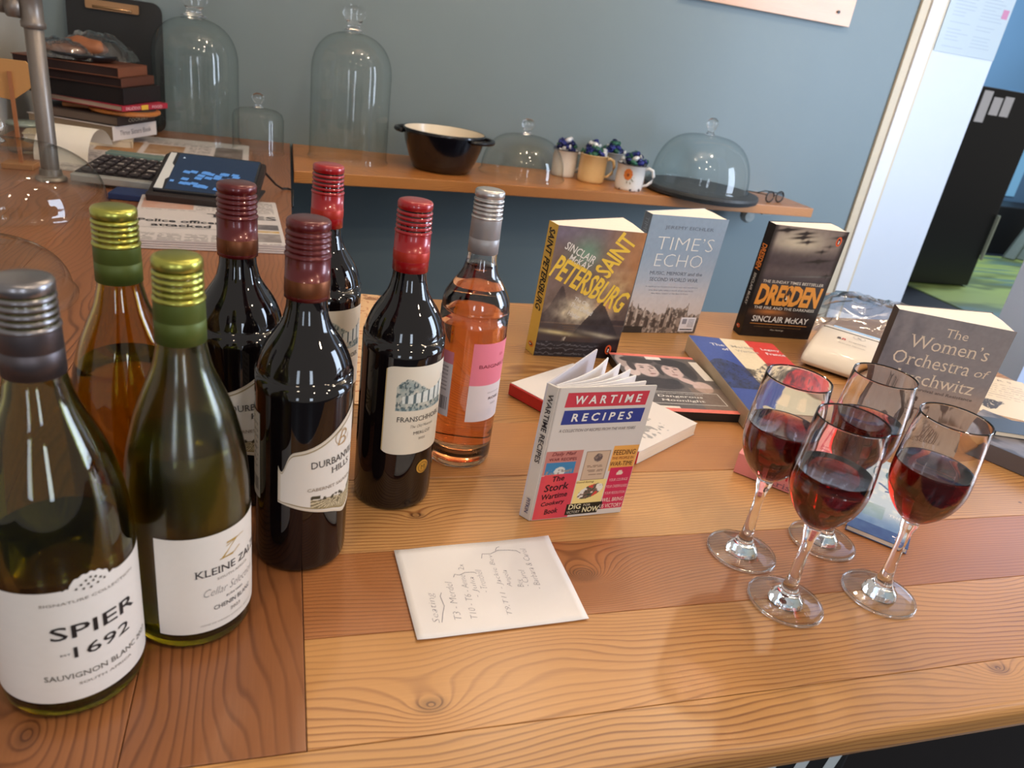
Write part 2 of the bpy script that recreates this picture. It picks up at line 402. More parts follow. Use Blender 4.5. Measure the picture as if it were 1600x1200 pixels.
fm = wood('front_board', lc(196, 142, 80), lc(116, 64, 27), 210, [(0.610 - 0.5, 0.337 - 0.3215, 0.008, 6.0)], warp=2.6)
pf = [(.0246, -.025), (.0246, -.0004), (.0242, 0)] + [(-.0249 + .008 * (1 - math.sin(a)), -.008 * (1 - math.cos(a))) for a in np.linspace(0, PI / 2, 7)] + [(-.0249, -.019), (-.0238, -.0232), (-.0205, -.025)]
b = MB(); n = len(pf); b.add([(x, y, z) for x in (-1.45, 1.45) for y, z in pf], [list(range(n)), list(range(n, 2 * n))[::-1]] + [(i, i + n, (i + 1) % n + n, (i + 1) % n) for i in range(n)])
b.build('plank', fm, counter, loc=(0.5, 0.3214, 0))
xe = [-0.755, -0.56, -0.40, -0.25, -0.095, XL]
for i in range(5):
    m = W4 if i != 3 else wood('shaded_red_board_with_knot', lc(162, 102, 58), lc(102, 56, 28), 100, [(0.386 - 1.4725, -(-0.152 + 0.1725), 0.008, 5.0)], warp=2.6)  # same red tone with the left arm's shade mixed in
    plank(xe[i], xe[i + 1], 0.3465, 2.598, m, 'y')
plank(-0.755, XL, 2.6, YW - 0.003, W4)
cab = MB().box(-0.72, -0.02, 0.42, YW - 0.02, -TZ, -0.026).box(-0.02, 1.25, 0.42, 1.18, -TZ, -0.026)
cab.build('cabinet_carcass', mat('near_black_panel', lc(26, 18, 15), 0.6, noise=0.2), counter)

# ---------------------------------------------------------------- wall shelf
sh = thing('wall_shelf', 'long orange pine shelf on the blue wall carrying glass domes and mugs', 'shelf', (0, 0, 0))
SW = wood('shelf_board', lc(186, 122, 62), lc(132, 74, 32), 70, warp=3)
b = MB().prism([(0.028, 2.335), (0.5, 2.41), (1.2, 2.49), (2.045, 2.55), (2.045, YW - 0.002), (0.028, YW - 0.002)], -0.036, 0.0)
b.build('board', SW, sh, bevel=0.002)
for x in (0.075, 1.87):
    br = MB().box(x - 0.02, x + 0.02, 2.60, YW - 0.002, -0.052, -0.037)
    if x > 1: br.lathe([(0, 0), (0.028, 0.0), (0.030, 0.02), (0.022, 0.034), (0, 0.036)], 20, 0, 0)
    if x > 1:
        n = len(br.v) - 62 - 20; nv = []
        for k, p in enumerate(br.v):
            nv.append(p if k < 8 else (p[0] + x, 2.74 - p[2], p[1] - 0.085))
        br.v = nv
    br.build('bracket', mat('pale_bracket', lc(190, 196, 192), 0.4), sh, smooth=False)

# pine picture board hanging high on the wall
ps = thing('pine_sign_board', 'bottom edge of a pale pine board hanging high on the blue wall', 'board', (0, 0, 0))
MB().box(-0.4, 0.36, -0.012, 0.012, 0.0, 0.30).build('panel', wood('pale_sign_board', lc(222, 172, 132), lc(190, 130, 90), 40, warp=3), ps, bevel=0.001, loc=(1.79, YW - 0.016, 0.675))
MB().lathe([(0, 0), (0.006, 0), (0.006, 0.004), (0, 0.005)], 12).build('screw_head', BLACKP, ps, loc=(2.08, YW - 0.03, 0.72)).rotation_euler = (PI / 2, 0, 0)

# ---------------------------------------------------------------- wine bottles
BORD = [(0.0, 0.006), (0.020, 0.003), (0.033, 0.0), (0.0372, 0.002), (0.0385, 0.007), (0.0388, 0.03), (0.0388, 0.165), (0.0380, 0.178), (0.0352, 0.190),
        (0.0300, 0.2015), (0.0240, 0.2105), (0.0190, 0.2190), (0.0165, 0.2280), (0.0152, 0.2400), (0.0148, 0.2950)]
BURG = [(0.0, 0.010), (0.022, 0.004), (0.036, 0.0), (0.0415, 0.002), (0.0435, 0.008), (0.0438, 0.03), (0.0436, 0.108), (0.0426, 0.130), (0.0406, 0.148),
        (0.0370, 0.165), (0.0325, 0.181), (0.0263, 0.197), (0.0205, 0.211), (0.0175, 0.223), (0.0158, 0.236), (0.0150, 0.2860)]
def smooth_prof(p, n=3):
    """Catmull-Rom through the wall of the bottle"""
    out = []
    for i in range(len(p) - 1):
        p0, p1, p2, p3 = p[max(0, i - 1)], p[i], p[i + 1], p[min(len(p) - 1, i + 2)]
        for k in range(n):
            t = k / n
            q = []
            for a in (0, 1):
                q.append(0.5 * (2 * p1[a] + (p2[a] - p0[a]) * t + (2 * p0[a] - 5 * p1[a] + 4 * p2[a] - p3[a]) * t * t + (3 * p1[a] - p0[a] - 3 * p2[a] + p3[a]) * t ** 3))
            out.append((max(q[0], 0), q[1]))
    out.append(p[-1]); return out
def radius_at(prof, z):
    for (r0, z0), (r1, z1) in zip(prof[3:], prof[4:]):
        if z0 <= z <= z1: return r0 + (r1 - r0) * (z - z0) / (z1 - z0)
    return prof[-1][0]
def cap(parent, top, bottom, r, m, m2=None, band=None):
    """screw cap: rounded lid, rolled threads, tamper ring, long skirt"""
    b = MB(); p = [(0, top), (r - 0.0035, top), (r - 0.0012, top - 0.0008), (r - 0.0002, top - 0.0024), (r - 0.0002, top - 0.0070), (r - 0.0014, top - 0.0082)]
    z = top - 0.0090
    for k in range(4):
        p += [(r - 0.0012, z), (r + 0.0001, z - 0.0010), (r + 0.0001, z - 0.0024), (r - 0.0012, z - 0.0034)]; z -= 0.0042
    p += [(r - 0.0012, z), (r + 0.0007, z - 0.0010), (r + 0.0009, z - 0.0022), (r + 0.0003, z - 0.0030)]
    zb = z - 0.003
    b.lathe(p, 56); b.build('screw_cap', m, parent, smooth=True)
    s = MB()
    if band:
        s.lathe([(r + 0.0002, zb), (r + 0.0004, bottom + band[1]), (r + 0.0004, bottom + band[1])], 56).build('cap_skirt', m, parent, smooth=True)
        bb = MB().lathe([(r + 0.00045, bottom + band[1]), (r + 0.0007, bottom + band[1] - 0.0006), (r + 0.0007, bottom + band[0] + 0.0006), (r + 0.00045, bottom + band[0])], 56).build('cap_band', m2, parent, smooth=True)
        MB().lathe([(r + 0.0004, bottom + band[0]), (r + 0.0006, bottom), (r - 0.0005, bottom)], 56).build('cap_skirt', m, parent, smooth=True)
    else:
        s.lathe([(r + 0.0002, zb), (r + 0.0005, bottom + 0.016), (r + 0.0001, bottom + 0.0155), (r + 0.0005, bottom + 0.015), (r + 0.0006, bottom), (r - 0.0006, bottom)], 56).build('cap_skirt', m2 or m, parent, smooth=True)
def bottle(name, label, x, y, prof, glass, capm, cap_r=0.0158, capz=(0.3015, 0.2435), fill=None, liquidm=None, capm2=None, band=None, group=None):
    t = thing(name, label, 'bottle', (x, y, 0.0005), math.atan2(-y, -x), group)     # +x of the bottle faces the viewer
    P = smooth_prof(prof)
    if glass is BLACKG:
        MB().lathe(P + [(0, prof[-1][1])], 64).build('glass_body', glass, t, smooth=True)
    else:
        top = prof[-1][1] - 0.004
        inner = [(max(r - 0.0028, 0), z + (0.006 if z < 0.012 else 0)) for r, z in P if z < top]
        inner = [q for i, q in enumerate(inner) if i == 0 or q[1] > inner[i - 1][1] - 0.02]
        MB().lathe(P + inner[::-1], 64).build('glass_body', glass, t, smooth=True, fix=True)
        q = [(max(r + 0.00015, 0), z - 0.00015) for r, z in inner if z < fill]
        r_f = radius_at(prof, fill) - 0.0028
        MB().lathe(q + [(r_f, fill), (0, fill)], 64).build('wine', liquidm, t, smooth=False).data.shade_smooth()
    cap(t, capz[0], capz[1], cap_r, capm, capm2, band)
    return t
def wrap(prof, a0, r_off=0.0004):
    """print on the bottle wall: u metres round from the direction a0 (degrees, to the right of the viewer's side), v height"""
    def fn(u, v, lift):
        r = radius_at(prof, v); a = rad(a0) + u / 0.039
        rr = r + r_off + lift
        return (rr * math.cos(a), rr * math.sin(a), v)
    return fn
def metal(name, c, rough=0.28): return mat(name, c, rough, metal=0.85, noise=0.05, nscale=60)
LIME = metal('lime_green_cap_metal', lc(178, 176, 84)); LIMED = mat('olive_green_cap_skirt', lc(84, 96, 36), 0.5, metal=0.3)
GREYC = metal('grey_cap_metal', lc(140, 136, 138)); GREYD = metal('matte_grey_cap_skirt', lc(96, 88, 90), 0.45)
MAROON = mat('maroon_cap_enamel', lc(92, 18, 22), 0.3, metal=0.3, coat=0.4); BRONZE = metal('bronze_cap_band', lc(122, 72, 46), 0.4)
REDC = mat('red_cap_enamel', lc(158, 6, 16), 0.30, metal=0.1, coat=0.5); REDB = mat('red_cap_band', lc(176, 44, 26), 0.4, metal=0.3)
SILV = metal('silver_cap_metal', lc(196, 192, 190), 0.3); SILVD = mat('silver_cap_skirt', lc(158, 154, 154), 0.45, metal=0.4)
WHT = (232, 226, 222)
def plain_label(c, seed=1, edge=None, amt=3):
    def paint(U, V):
        C = np.ones(U.shape + (3,)) * np.array(c, float)
        C += (vnoise(U, V, 30, 30, seed, 2)[..., None] - 0.5) * amt
        return C
    return paint
# -- the big olive bottle at the left front
B1 = bottle('wine_bottle', 'olive white wine bottle at the left edge, nearest, grey screw cap', -0.1350, 0.4370, BURG, OLIVE, GREYC, 0.0160, (0.2880, 0.2315), 0.118, WHITEWINE, GREYD)
f = wrap(BURG, 17)
def shp(U):
    x = (U - 0.5) * 0.145
    hi = 0.0835 - 0.0 * x + 0.0085 * np.exp(-((x) / 0.0085) ** 4) + 0.0022 * np.exp(-((x - 0.012) / 0.004) ** 2) + 0.001 * np.sin(x * 900) * (np.abs(x) < 0.016)
    return np.full_like(U, 0.0165), hi
L1 = picture('front_label', LABEL, B1, f, 0.145, 1.0, 0.002, plain_label((222, 216, 208)), u0=-0.0725, v0=0.0, shape=shp) if False else None
def label(parent, fn, w, lo, hi, paint, cell=0.0015, name='front_label'):
    """wrapped label between the curves lo(x) and hi(x), x metres from its middle"""
    nx = int(w / cell); ny = int(0.075 / cell)
    V, U = np.meshgrid(np.linspace(0, 1, ny + 1), np.linspace(0, 1, nx + 1), indexing='ij')
    x = (U - 0.5) * w; a, b = lo(x), hi(x); z = a + (b - a) * V
    C = lin(np.clip(paint(U, V, x, z), 0, 255))
    pts = [fn(p, q, 0) for p, q in zip(x.ravel(), z.ravel())]
    i = np.arange(ny * (nx + 1)).reshape(ny, nx + 1)[:, :-1].ravel()
    F = np.stack([i, i + 1, i + nx + 2, i + nx + 1], 1)
    me = bpy.data.meshes.new(name); me.from_pydata(pts, [], F.tolist()); me.materials.append(LABEL)
    at = me.color_attributes.new('Col', 'FLOAT_COLOR', 'POINT')
    at.data.foreach_set('color', np.concatenate([C.reshape(-1, 3), np.ones((C.size // 3, 1))], 1).astype(np.float32).ravel())
    me.shade_smooth(); o = bpy.data.objects.new(name, me); COL.objects.link(o); o.parent = parent; return o
def const(c): return lambda x: np.full_like(x, c)
def flat_paint(c, seed=1, amt=3):
    def p(U, V, x, z): return np.ones(U.shape + (3,)) * np.array(c, float) + (vnoise(U, V, 30, 30, seed, 2)[..., None] - 0.5) * amt
    return p
def crest(x):
    r = np.where(np.abs(x) < 0.0105, 0.0080 * np.sqrt(np.clip(1 - (x / 0.0105) ** 2, 0, 1)), 0) + 0.0014 * np.exp(-((x - 0.0125) / 0.003) ** 2)
    return 0.1060 + r + 0.0005 * np.sin(x * 1500) * (np.abs(x) < 0.014)
label(B1, f, 0.150, const(0.0160), crest, flat_paint((226, 219, 212)), 0.0007)
b = MB()
T(b, f, 'SIGNATURE COLLECTION', 0.001, 0.0965, 0.052, 0.0020, (120, 112, 104))
T(b, f, 'SPIER', 0.002, 0.0735, 0.048, 0.0105, (26, 24, 26), bold=0.008)
T(b, f, '1692', 0.004, 0.0565, 0.032, 0.0088, (30, 28, 30), bold=0.004)
T(b, f, 'EST', -0.0160, 0.0560, 0.0050, 0.0014, (60, 56, 54))
T(b, f, 'SAUVIGNON BLANC 2023', 0.004, 0.0375, 0.064, 0.0042, (92, 88, 80), serif=True)
T(b, f, 'SOUTH AFRICA', 0.004, 0.0300, 0.031, 0.0020, (120, 112, 104))
for i, (dx, dz) in enumerate([(-7, 0), (-4.5, 2.2), (-2, 4.2), (0.5, 5.6), (3.0, 4.4), (5.5, 2.4), (7.5, .6), (-3.5, -1.2), (-1, 1.2), (1.6, 2.4), (0.2, -1.8), (3.8, -.6)]):
    x, z = dx * 0.001, 0.1050 + dz * 0.001
    poly(b, f, [(x - .0007, z - .0006), (x + .0005, z - .0008), (x + .0008, z + .0006), (x - .0003, z + .0008)], (70, 62, 52), 0.0004)
b.build('label_lettering', INK, B1, fix=False)
# -- olive bottle with lime cap, right of it
B2 = bottle('wine_bottle', 'olive chenin blanc bottle with lime green cap and gold Z on its label', -0.0635, 0.4870, BURG, FROST, LIME, 0.0160, (0.2895, 0.2325), 0.160, WHITEWINE, LIMED)
B2.scale = (0.965, 0.965, 1)
f = wrap(BURG, 38)
label(B2, f, 0.098, const(0.0155), const(0.1010), flat_paint((226, 220, 212), 2), 0.002)
b = MB()
T(b, f, 'Z', -0.0015, 0.0840, 0.014, 0.0130, (178, 142, 62), shear=0.45, bold=-0.012)
pen(b, f, [(-0.004, 0.0870), (0.004, 0.0898), (0.011, 0.0905)], 0.0005, (178, 142, 62)); pen(b, f, [(-0.009, 0.0778), (0.002, 0.0788), (0.007, 0.082)], 0.0006, (178, 142, 62))
T(b, f, 'KLEINE ZALZE', 0.003, 0.0693, 0.056, 0.0062, (44, 42, 48), serif=True)
T(b, f, 'SOUTH AFRICA', 0.002, 0.0616, 0.026, 0.0020, (140, 134, 128), serif=True)
T(b, f, 'Cellar Selection', 0.001, 0.0513, 0.042, 0.0066, (120, 116, 118), shear=0.4, bold=-0.018)
T(b, f, 'BUSH VINES', 0.002, 0.0428, 0.014, 0.0018, (60, 58, 60), serif=True)
T(b, f, 'CHENIN BLANC', 0.002, 0.0360, 0.032, 0.0038, (60, 58, 62), serif=True)
T(b, f, '2023', 0.002, 0.0287, 0.0085, 0.0028, (120, 114, 110), serif=True)
T(b, f, 'WINE OF ORIGIN COASTAL REGION', -0.002, 0.0219, 0.042, 0.0013, (160, 152, 146))
b.build('label_lettering', INK, B2, fix=False)
# -- amber-green bottle behind
B3 = bottle('wine_bottle', 'golden green wine bottle with green cap standing behind the two front white wines', -0.1195, 0.600, BURG, AMBERG, LIME, 0.0160, (0.2890, 0.2325), 0.165, WHITEWINE, LIMED)
label(B3, wrap(BURG, 40), 0.095, const(0.02), const(0.078), flat_paint((214, 210, 188), 3), 0.004)
# -- sliver of one more at the frame's left edge
B4 = bottle('wine_bottle', 'white wine bottle cut off by the left edge behind the grey-capped one', -0.262, 0.560, BURG, OLIVE, GREYC, 0.0160, (0.2890, 0.2325), 0.15, WHITEWINE, GREYD)
label(B4, wrap(BURG, 30), 0.11, const(0.018), const(0.084), flat_paint((210, 206, 196), 4), 0.004)

# -- two cabernet bottles with maroon caps
def cab_lo(x): return 0.0560 + 0.25 * np.abs(x - 0.012) ** 1.15 * 1.6 - 0.004 * np.exp(-((x - 0.012) / 0.01) ** 2)
def cab_hi(x): return 0.1370 + 0.42 * (x + 0.004) + 0.004 * np.sin(x * 70) - 0.018 * np.exp(-((x + 0.046) / 0.005) ** 2)
def cab_paint(U, V, x, z):
    C = np.ones(U.shape + (3,)) * np.array((222, 214, 204), float)
    C = mixc(C, (206, 192, 172), (V < 0.035) | (V > 0.965) | (U < 0.02) | (U > 0.98))
    C = mixc(C, (150, 132, 96), (np.abs(V - 0.055) < 0.008) | ((np.abs(V - 0.945) < 0.008)))
    # vineyard rows drawn along the foot
    d = z - cab_lo(x); band = (d > 0.004) & (d < 0.016 + 0.22 * (x)) & (x > -0.022)
    ang = np.arctan2(z - 0.0745, x - 0.004 + 1e-4)
    rows = (np.sin(ang * 46) > 0.1)
    C = mixc(C, (96, 82, 52), band * rows * 0.85); C = mixc(C, (190, 168, 116), band * ~rows * 0.6)
    hill = np.abs(d - (0.017 + 0.22 * x + 0.0015 * np.sin(x * 260))) < 0.0016
    C = mixc(C, (70, 62, 44), hill * (x > -0.022) * (vnoise(U, V, 60, 20, 5, 1) > 0.35))
    return C
B5 = bottle('wine_bottle', 'dark cabernet bottle with maroon cap, front one of the pair, whole label showing', 0.0180, 0.5620, BORD, BLACKG, MAROON, 0.0166, (0.3005, 0.2395), None, None, BRONZE, (0.003, 0.0155), None)
def cab_text(parent, f):
    label(parent, f, 0.098, cab_lo, cab_hi, cab_paint, 0.0009)
    b = MB()
    T(b, f, 'DURBANVILLE', 0.004, 0.1102, 0.053, 0.0064, (58, 54, 52), serif=True, rot=3)
    T(b, f, 'HILLS', 0.006, 0.1012, 0.022, 0.0058, (58, 54, 52), serif=True, rot=3)
    T(b, f, 'CABERNET SAUVIGNON', 0.002, 0.0854, 0.054, 0.0030, (140, 120, 100), serif=True)
    T(b, f, 'B', 0.006, 0.1283, 0.011, 0.0130, (176, 138, 84), shear=0.35, bold=-0.02)
    pen(b, f, [(0.006 + 0.008 * math.cos(t / 3), 0.1290 + 0.0070 * math.sin(t / 3)) for t in range(3, 20)], 0.0005, (176, 138, 84))
    b.build('label_lettering', INK, parent, fix=False)
cab_text(B5, wrap(BORD, 43))
def back_label(parent, a0, w, z0, z1, c=(206, 198, 186)):
    f = wrap(BORD, a0)
    def p(U, V, x, z):
        C = np.ones(U.shape + (3,)) * np.array(c, float)
        C = mixc(C, (130, 122, 112), ((np.sin(V * 90) > 0.2) & (vnoise(U, V, 40, 30, 7, 1) > 0.42) & (V > 0.35) & (U > .06) & (U < .94)) * 0.7)
        C = mixc(C, (40, 38, 40), (V > 0.08) & (V < 0.24) & (np.sin(x * 5200) > 0) & (U > .5) & (U < .95))
        return C
    return label(parent, f, w, const(z0), const(z1), p, 0.0007, 'back_label')
back_label(B5, -96, 0.050, 0.066, 0.146)
B6 = bottle('wine_bottle', 'dark cabernet bottle with maroon cap standing behind between the lime cap and front bottle', -0.0375, 0.6600, BORD, BLACKG, MAROON, 0.0162, (0.3015, 0.2400), None, None, BRONZE, (0.003, 0.0155), None)
cab_text(B6, wrap(BORD, 21))
# -- two merlot bottles with red caps
def fran_paint(U, V, x, z):
    C = np.ones(U.shape + (3,)) * np.array((222, 212, 194), float)
    iy = (z - 0.1130) / 0.036; ix = (x + 0.027) / 0.054
    ins = (ix > 0) & (ix < 1) & (iy > 0) & (iy < 1)
    n = vnoise(U, V, 18, 14, 11, 3); m2 = vnoise(U, V, 50, 40, 12, 2)
    sky = iy > 0.72 + 0.2 * np.sin(ix * 7) + 0.1 * (n - .5)
    C = mixc(C, (126, 146, 148), ins * ~sky * (0.35 + 0.9 * (n - 0.35)))
    C = mixc(C, (54, 74, 80), ins * ~sky * (m2 > 0.56) * 0.75)
    wall = ins & (iy > 0.22) & (iy < 0.42 + 0.25 * ix) & (ix > 0.1)
    C = mixc(C, (222, 226, 220), wall * 0.9)
    C = mixc(C, (60, 78, 84), (wall & (np.sin(ix * 44) > 0.55)) * 0.8)
    C = mixc(C, (120, 150, 160), ins * (iy < 0.1) * (np.sin(iy * 120) > 0) * 0.5)
    C = mixc(C, (186, 160, 110), ((U < 0.012) | (U > 0.988)) * 1.0)
    return C
def fran(parent, a0):
    f = wrap(BORD, a0)
    def lo(x): return 0.0660 + 0.003 * (np.abs(x) / 0.037) ** 10
    def hi(x): return 0.1590 - 0.003 * (np.abs(x) / 0.037) ** 10
    label(parent, f, 0.076, lo, hi, fran_paint, 0.0007)
    b = MB()
    T(b, f, 'FRANSCHHOEK', 0.0, 0.1045, 0.050, 0.0052, (44, 42, 42), serif=True)
    T(b, f, 'The Old Museum', 0.0015, 0.0965, 0.026, 0.0030, (90, 84, 80), shear=0.3, bold=-0.01)
    T(b, f, 'MERLOT', 0.002, 0.0890, 0.020, 0.0032, (90, 82, 76), serif=True); T(b, f, '2022', 0.002, 0.0825, 0.008, 0.0024, (120, 110, 100), serif=True)
    b.build('label_lettering', INK, parent, fix=False)
    m = MB(); g = wrap(BORD, a0 + 10)
    ring = [(0.0135 * math.cos(t * PI / 14) * 0.55, 0.048 + 0.0072 * math.sin(t * PI / 14)) for t in range(28)]
    m.add([g(0, 0.048, 0.0008)] + [g(x, z, 0.0006) for x, z in ring] + [g(x, z, 0.0) for x, z in ring], [(0, 1 + i, 1 + (i + 1) % 28) for i in range(28)] + [(1 + i, 29 + i, 29 + (i + 1) % 28, 1 + (i + 1) % 28) for i in range(28)])
    m.build('gold_medal', mat('gold_foil', lc(214, 166, 70), 0.35, metal=0.35), parent)
    q = MB()
    pen(q, g, [(0.0055 * math.cos(t * PI / 10), 0.048 + 0.0053 * math.sin(t * PI / 10)) for t in range(21)], 0.0006, (120, 84, 26), 0.0011)
    T(q, g, 'M', 0, 0.048, 0.0055, 0.005, (120, 84, 26), serif=True, lift=0.0011)
    q.build('medal_emblem', INK, parent, fix=False)
B7 = bottle('wine_bottle', 'dark merlot bottle with bright red cap, front one, cream label with mountain drawing', 0.1105, 0.6470, BORD, BLACKG, REDC, 0.0158, (0.3025, 0.2395), None, None, REDB, (0.010, 0.0185), None)
fran(B7, 36)
B8 = bottle('wine_bottle', 'dark merlot bottle with bright red cap, rear one, half hidden by cabernet bottle', 0.0430, 0.7820, BORD, BLACKG, REDC, 0.0158, (0.3020, 0.2395), None, None, REDB, (0.010, 0.0185), None)
fran(B8, 34)
# -- rose in clear glass
ROSE = [(r if r < .036 else r * 0.945, z) for r, z in BORD]
B9 = bottle('wine_bottle', 'clear bottle of salmon pink rose wine with silver screw cap and pink label', 0.1960, 0.7195, ROSE, FLINT, SILV, 0.0152, (0.3040, 0.2400), 0.228, ROSEWINE, SILVD)
def pink(U, V, x, z):
    C = np.ones(U.shape + (3,)) * np.array((226, 214, 214), float)
    return mixc(C, (232, 128, 146), z > 0.103)
f = wrap(ROSE, 54)
label(B9, f, 0.066, const(0.0600), const(0.1520), pink, 0.001)
b = MB()
T(b, f, 'LA', 0.006, 0.138, 0.006, 0.003, (190, 70, 90), serif=True)
T(b, f, 'BAIGNEUSE', -0.001, 0.1260, 0.046, 0.0040, (150, 56, 72)); T(b, f, 'ROSE', 0.002, 0.0870, 0.017, 0.0032, (110, 96, 98), bold=.01); T(b, f, '2023', 0.002, 0.0800, 0.009, 0.002, (150, 140, 140))
T(b, f, 'SAUVIGNON', 0.001, 0.0940, 0.020, 0.0014, (160, 148, 148))
b.build('label_lettering', INK, B9, fix=False)
def pk2(U, V, x, z):
    C = np.ones(U.shape + (3,)) * np.array((206, 198, 200), float); C = mixc(C, (204, 122, 138), V > 0.82)
    C = mixc(C, (130, 122, 126), ((np.sin(V * 110) > 0.2) & (V > .38) & (V < .8) & (U > .1) & (U < .9)) * (0.3 + 0.5 * vnoise(U, V, 30, 20, 9, 1)))
    return mixc(C, (50, 46, 48), (V > 0.1) & (V < 0.3) & (np.sin(x * 5000) > 0) & (U > .35) & (U < .95))
label(B9, wrap(ROSE, -62), 0.050, const(0.062), const(0.138), pk2, 0.0007, 'back_label')

# ---------------------------------------------------------------- stemmed glasses of red wine
GFT = [(0.0150, 0.0006), (0.0335, 0.0), (0.0345, 0.0010), (0.0338, 0.0022), (0.024, 0.0040), (0.0160, 0.0064)]
GO = [(0, 0.0008), (0.0150, 0.0008), (0.0158, 0.0030), (0.0152, 0.0068), (0.0130, 0.0092), (0.0088, 0.0150), (0.0066, 0.0225), (0.0056, 0.031), (0.0050, 0.045), (0.0047, 0.062),
      (0.0054, 0.074), (0.0072, 0.0815), (0.0078, 0.0860), (0.0088, 0.0900), (0.0150, 0.0955), (0.0225, 0.1040), (0.0285, 0.1140), (0.0322, 0.1250), (0.0336, 0.1360), (0.0334, 0.1480), (0.0326, 0.162),
      (0.0312, 0.180), (0.0300, 0.1972), (0.0297, 0.1985), (0.0292, 0.1985), (0.0289, 0.1972)]
GI = [(0.0305, 0.180), (0.0319, 0.162), (0.0327, 0.1480), (0.0329, 0.1360), (0.0314, 0.1250), (0.0277, 0.1140), (0.0214, 0.1040), (0.0133, 0.0970), (0.0060, 0.0938), (0, 0.0930)]
def gr_in(z):
    for (r0, z0), (r1, z1) in zip(GI, GI[1:]):
        if z1 <= z <= z0: return r1 + (r0 - r1) * (z - z1) / (z0 - z1)
GLASS_LBL = ['wine glass with red wine, farthest left of the four, beside the pink book', 'wine glass with red wine, nearest the viewer, in front between the others',
             'wine glass with red wine, rearmost, seen over the rims beside the grey book', 'wine glass with red wine, farthest right, beside the small blue book']
proto_me = {}
for i, (x, y, lv, k) in enumerate([(0.4535, 0.5140, 0.1490, 1.0), (0.4560, 0.4400, 0.1475, 0.985), (0.5600, 0.5230, 0.1500, 1.0), (0.5640, 0.4385, 0.1490, 0.995)]):
    t = thing('wine_glass', GLASS_LBL[i], 'glass', (x, y, 0.0004), 0, 'stemmed glasses of red wine'); t.scale = (1, 1, k)
    if not proto_me:
        proto_me['g'] = MB().lathe(smooth_prof(GO, 2) + GI, 56).build('glass_bowl', CRYSTAL, t, smooth=True)
        proto_me['r'] = MB().lathe([(.0335, .0003), (.0344, .0), (.0352, .0006), (.0352, .0016), (.0345, .0024), (.0336, .0024)], 56, loop=True).build('foot_rim', CRYSTAL, t, smooth=True)
        proto_me['f'] = MB().lathe(smooth_prof(GFT, 2), 56).build('foot', FOOT, t, smooth=True)
    else:
        for q_ in 'gfr': o = proto_me[q_].copy(); COL.objects.link(o); o.parent = t
    q = [(r + 0.00012, z - 0.0001) for r, z in GI if z < lv][::-1]; q[0] = (0, q[0][1])
    MB().lathe(q + [(gr_in(lv) + 0.0001, lv + 0.0006), (gr_in(lv) - 0.0014, lv), (0, lv)], 56).build('wine', REDWINE, t, smooth=True)

# ---------------------------------------------------------------- books
def cover_m(col, name='cover_card', rough=0.4): return mat(name, lc(*col), rough, noise=0.04, nscale=60)
def standing_book(label_, x, y, yaw, w, H, t, k, c_front, c_spine, back_out, paint, words, spine_words, cell=0.0012, group=None, skew=0.0, so=0.0):
    """upright paperback: front cover in the local xz plane facing -y, pages fanned open behind it towards the right.
    k: how far the top comes forward per metre of height"""
    B = thing('paperback_book', label_, 'book', (x, y, 0.0002), yaw, group)
    def sh(px, py, pz): return (px + skew * pz, py - k * pz, pz)
    def front(u, v, l): return sh(u, -l, v)
    def spine(u, v, l): return sh(-l + so * (t - v) / t, t - v, H - u)
    th = 0.0006
    m = cover_m(c_front); ms = cover_m(c_spine)
    MB().prism([(0, 0), (w, 0), (w, th), (0, th)], 0, H, f=sh).build('front_cover', m, B)
    MB().prism([(0, 0), (th, 0.0), (so + th, t), (so, t)], 0, H, f=sh).build('spine', ms, B)
    bx, by = back_out
    MB().prism([(so, t), (bx, by), (bx, by + th), (so, t + th)], 0, H, f=sh).build('back_cover', m, B)
    pg = MB().prism([(th + 0.0003, th), (w - 0.002, th), (w - 0.001, 0.35 * t + 0.1 * by), (w + (bx - w) * 0.6, by * 0.62), (bx - 0.003, by - 0.0012), (so + th + 0.0003, t - 0.0002)], 0.0008, H - 0.0008, f=sh)
    pg.build('page_block', PAGEV, B)
    picture('cover_print', PRINT, B, front, w, H, cell, paint)
    b = MB(); words(b, front); b.build('cover_lettering', INK, B, fix=False)
    if spine_words:
        b = MB(); spine_words(b, spine); b.build('spine_lettering', INK, B, fix=False)
    return B
W_, K_ = (238, 234, 228), (24, 22, 24)
def bird(b, f, cx, cy, s, bg=(226, 92, 40)):
    poly(b, f, [(cx + 0.62 * s * math.cos(t * PI / 10), cy + s * math.sin(t * PI / 10)) for t in range(20)], bg, 0.0004)
    poly(b, f, [(cx - .22 * s, cy - .6 * s), (cx + .2 * s, cy - .62 * s), (cx + .3 * s, cy), (cx + .12 * s, cy + .6 * s), (cx - .2 * s, cy + .62 * s), (cx - .32 * s, cy)], K_, 0.0006)
    poly(b, f, [(cx - .16 * s, cy - .5 * s), (cx + .08 * s, cy - .5 * s), (cx + .12 * s, cy + .1 * s), (cx - .08 * s, cy + .3 * s)], W_, 0.0008)

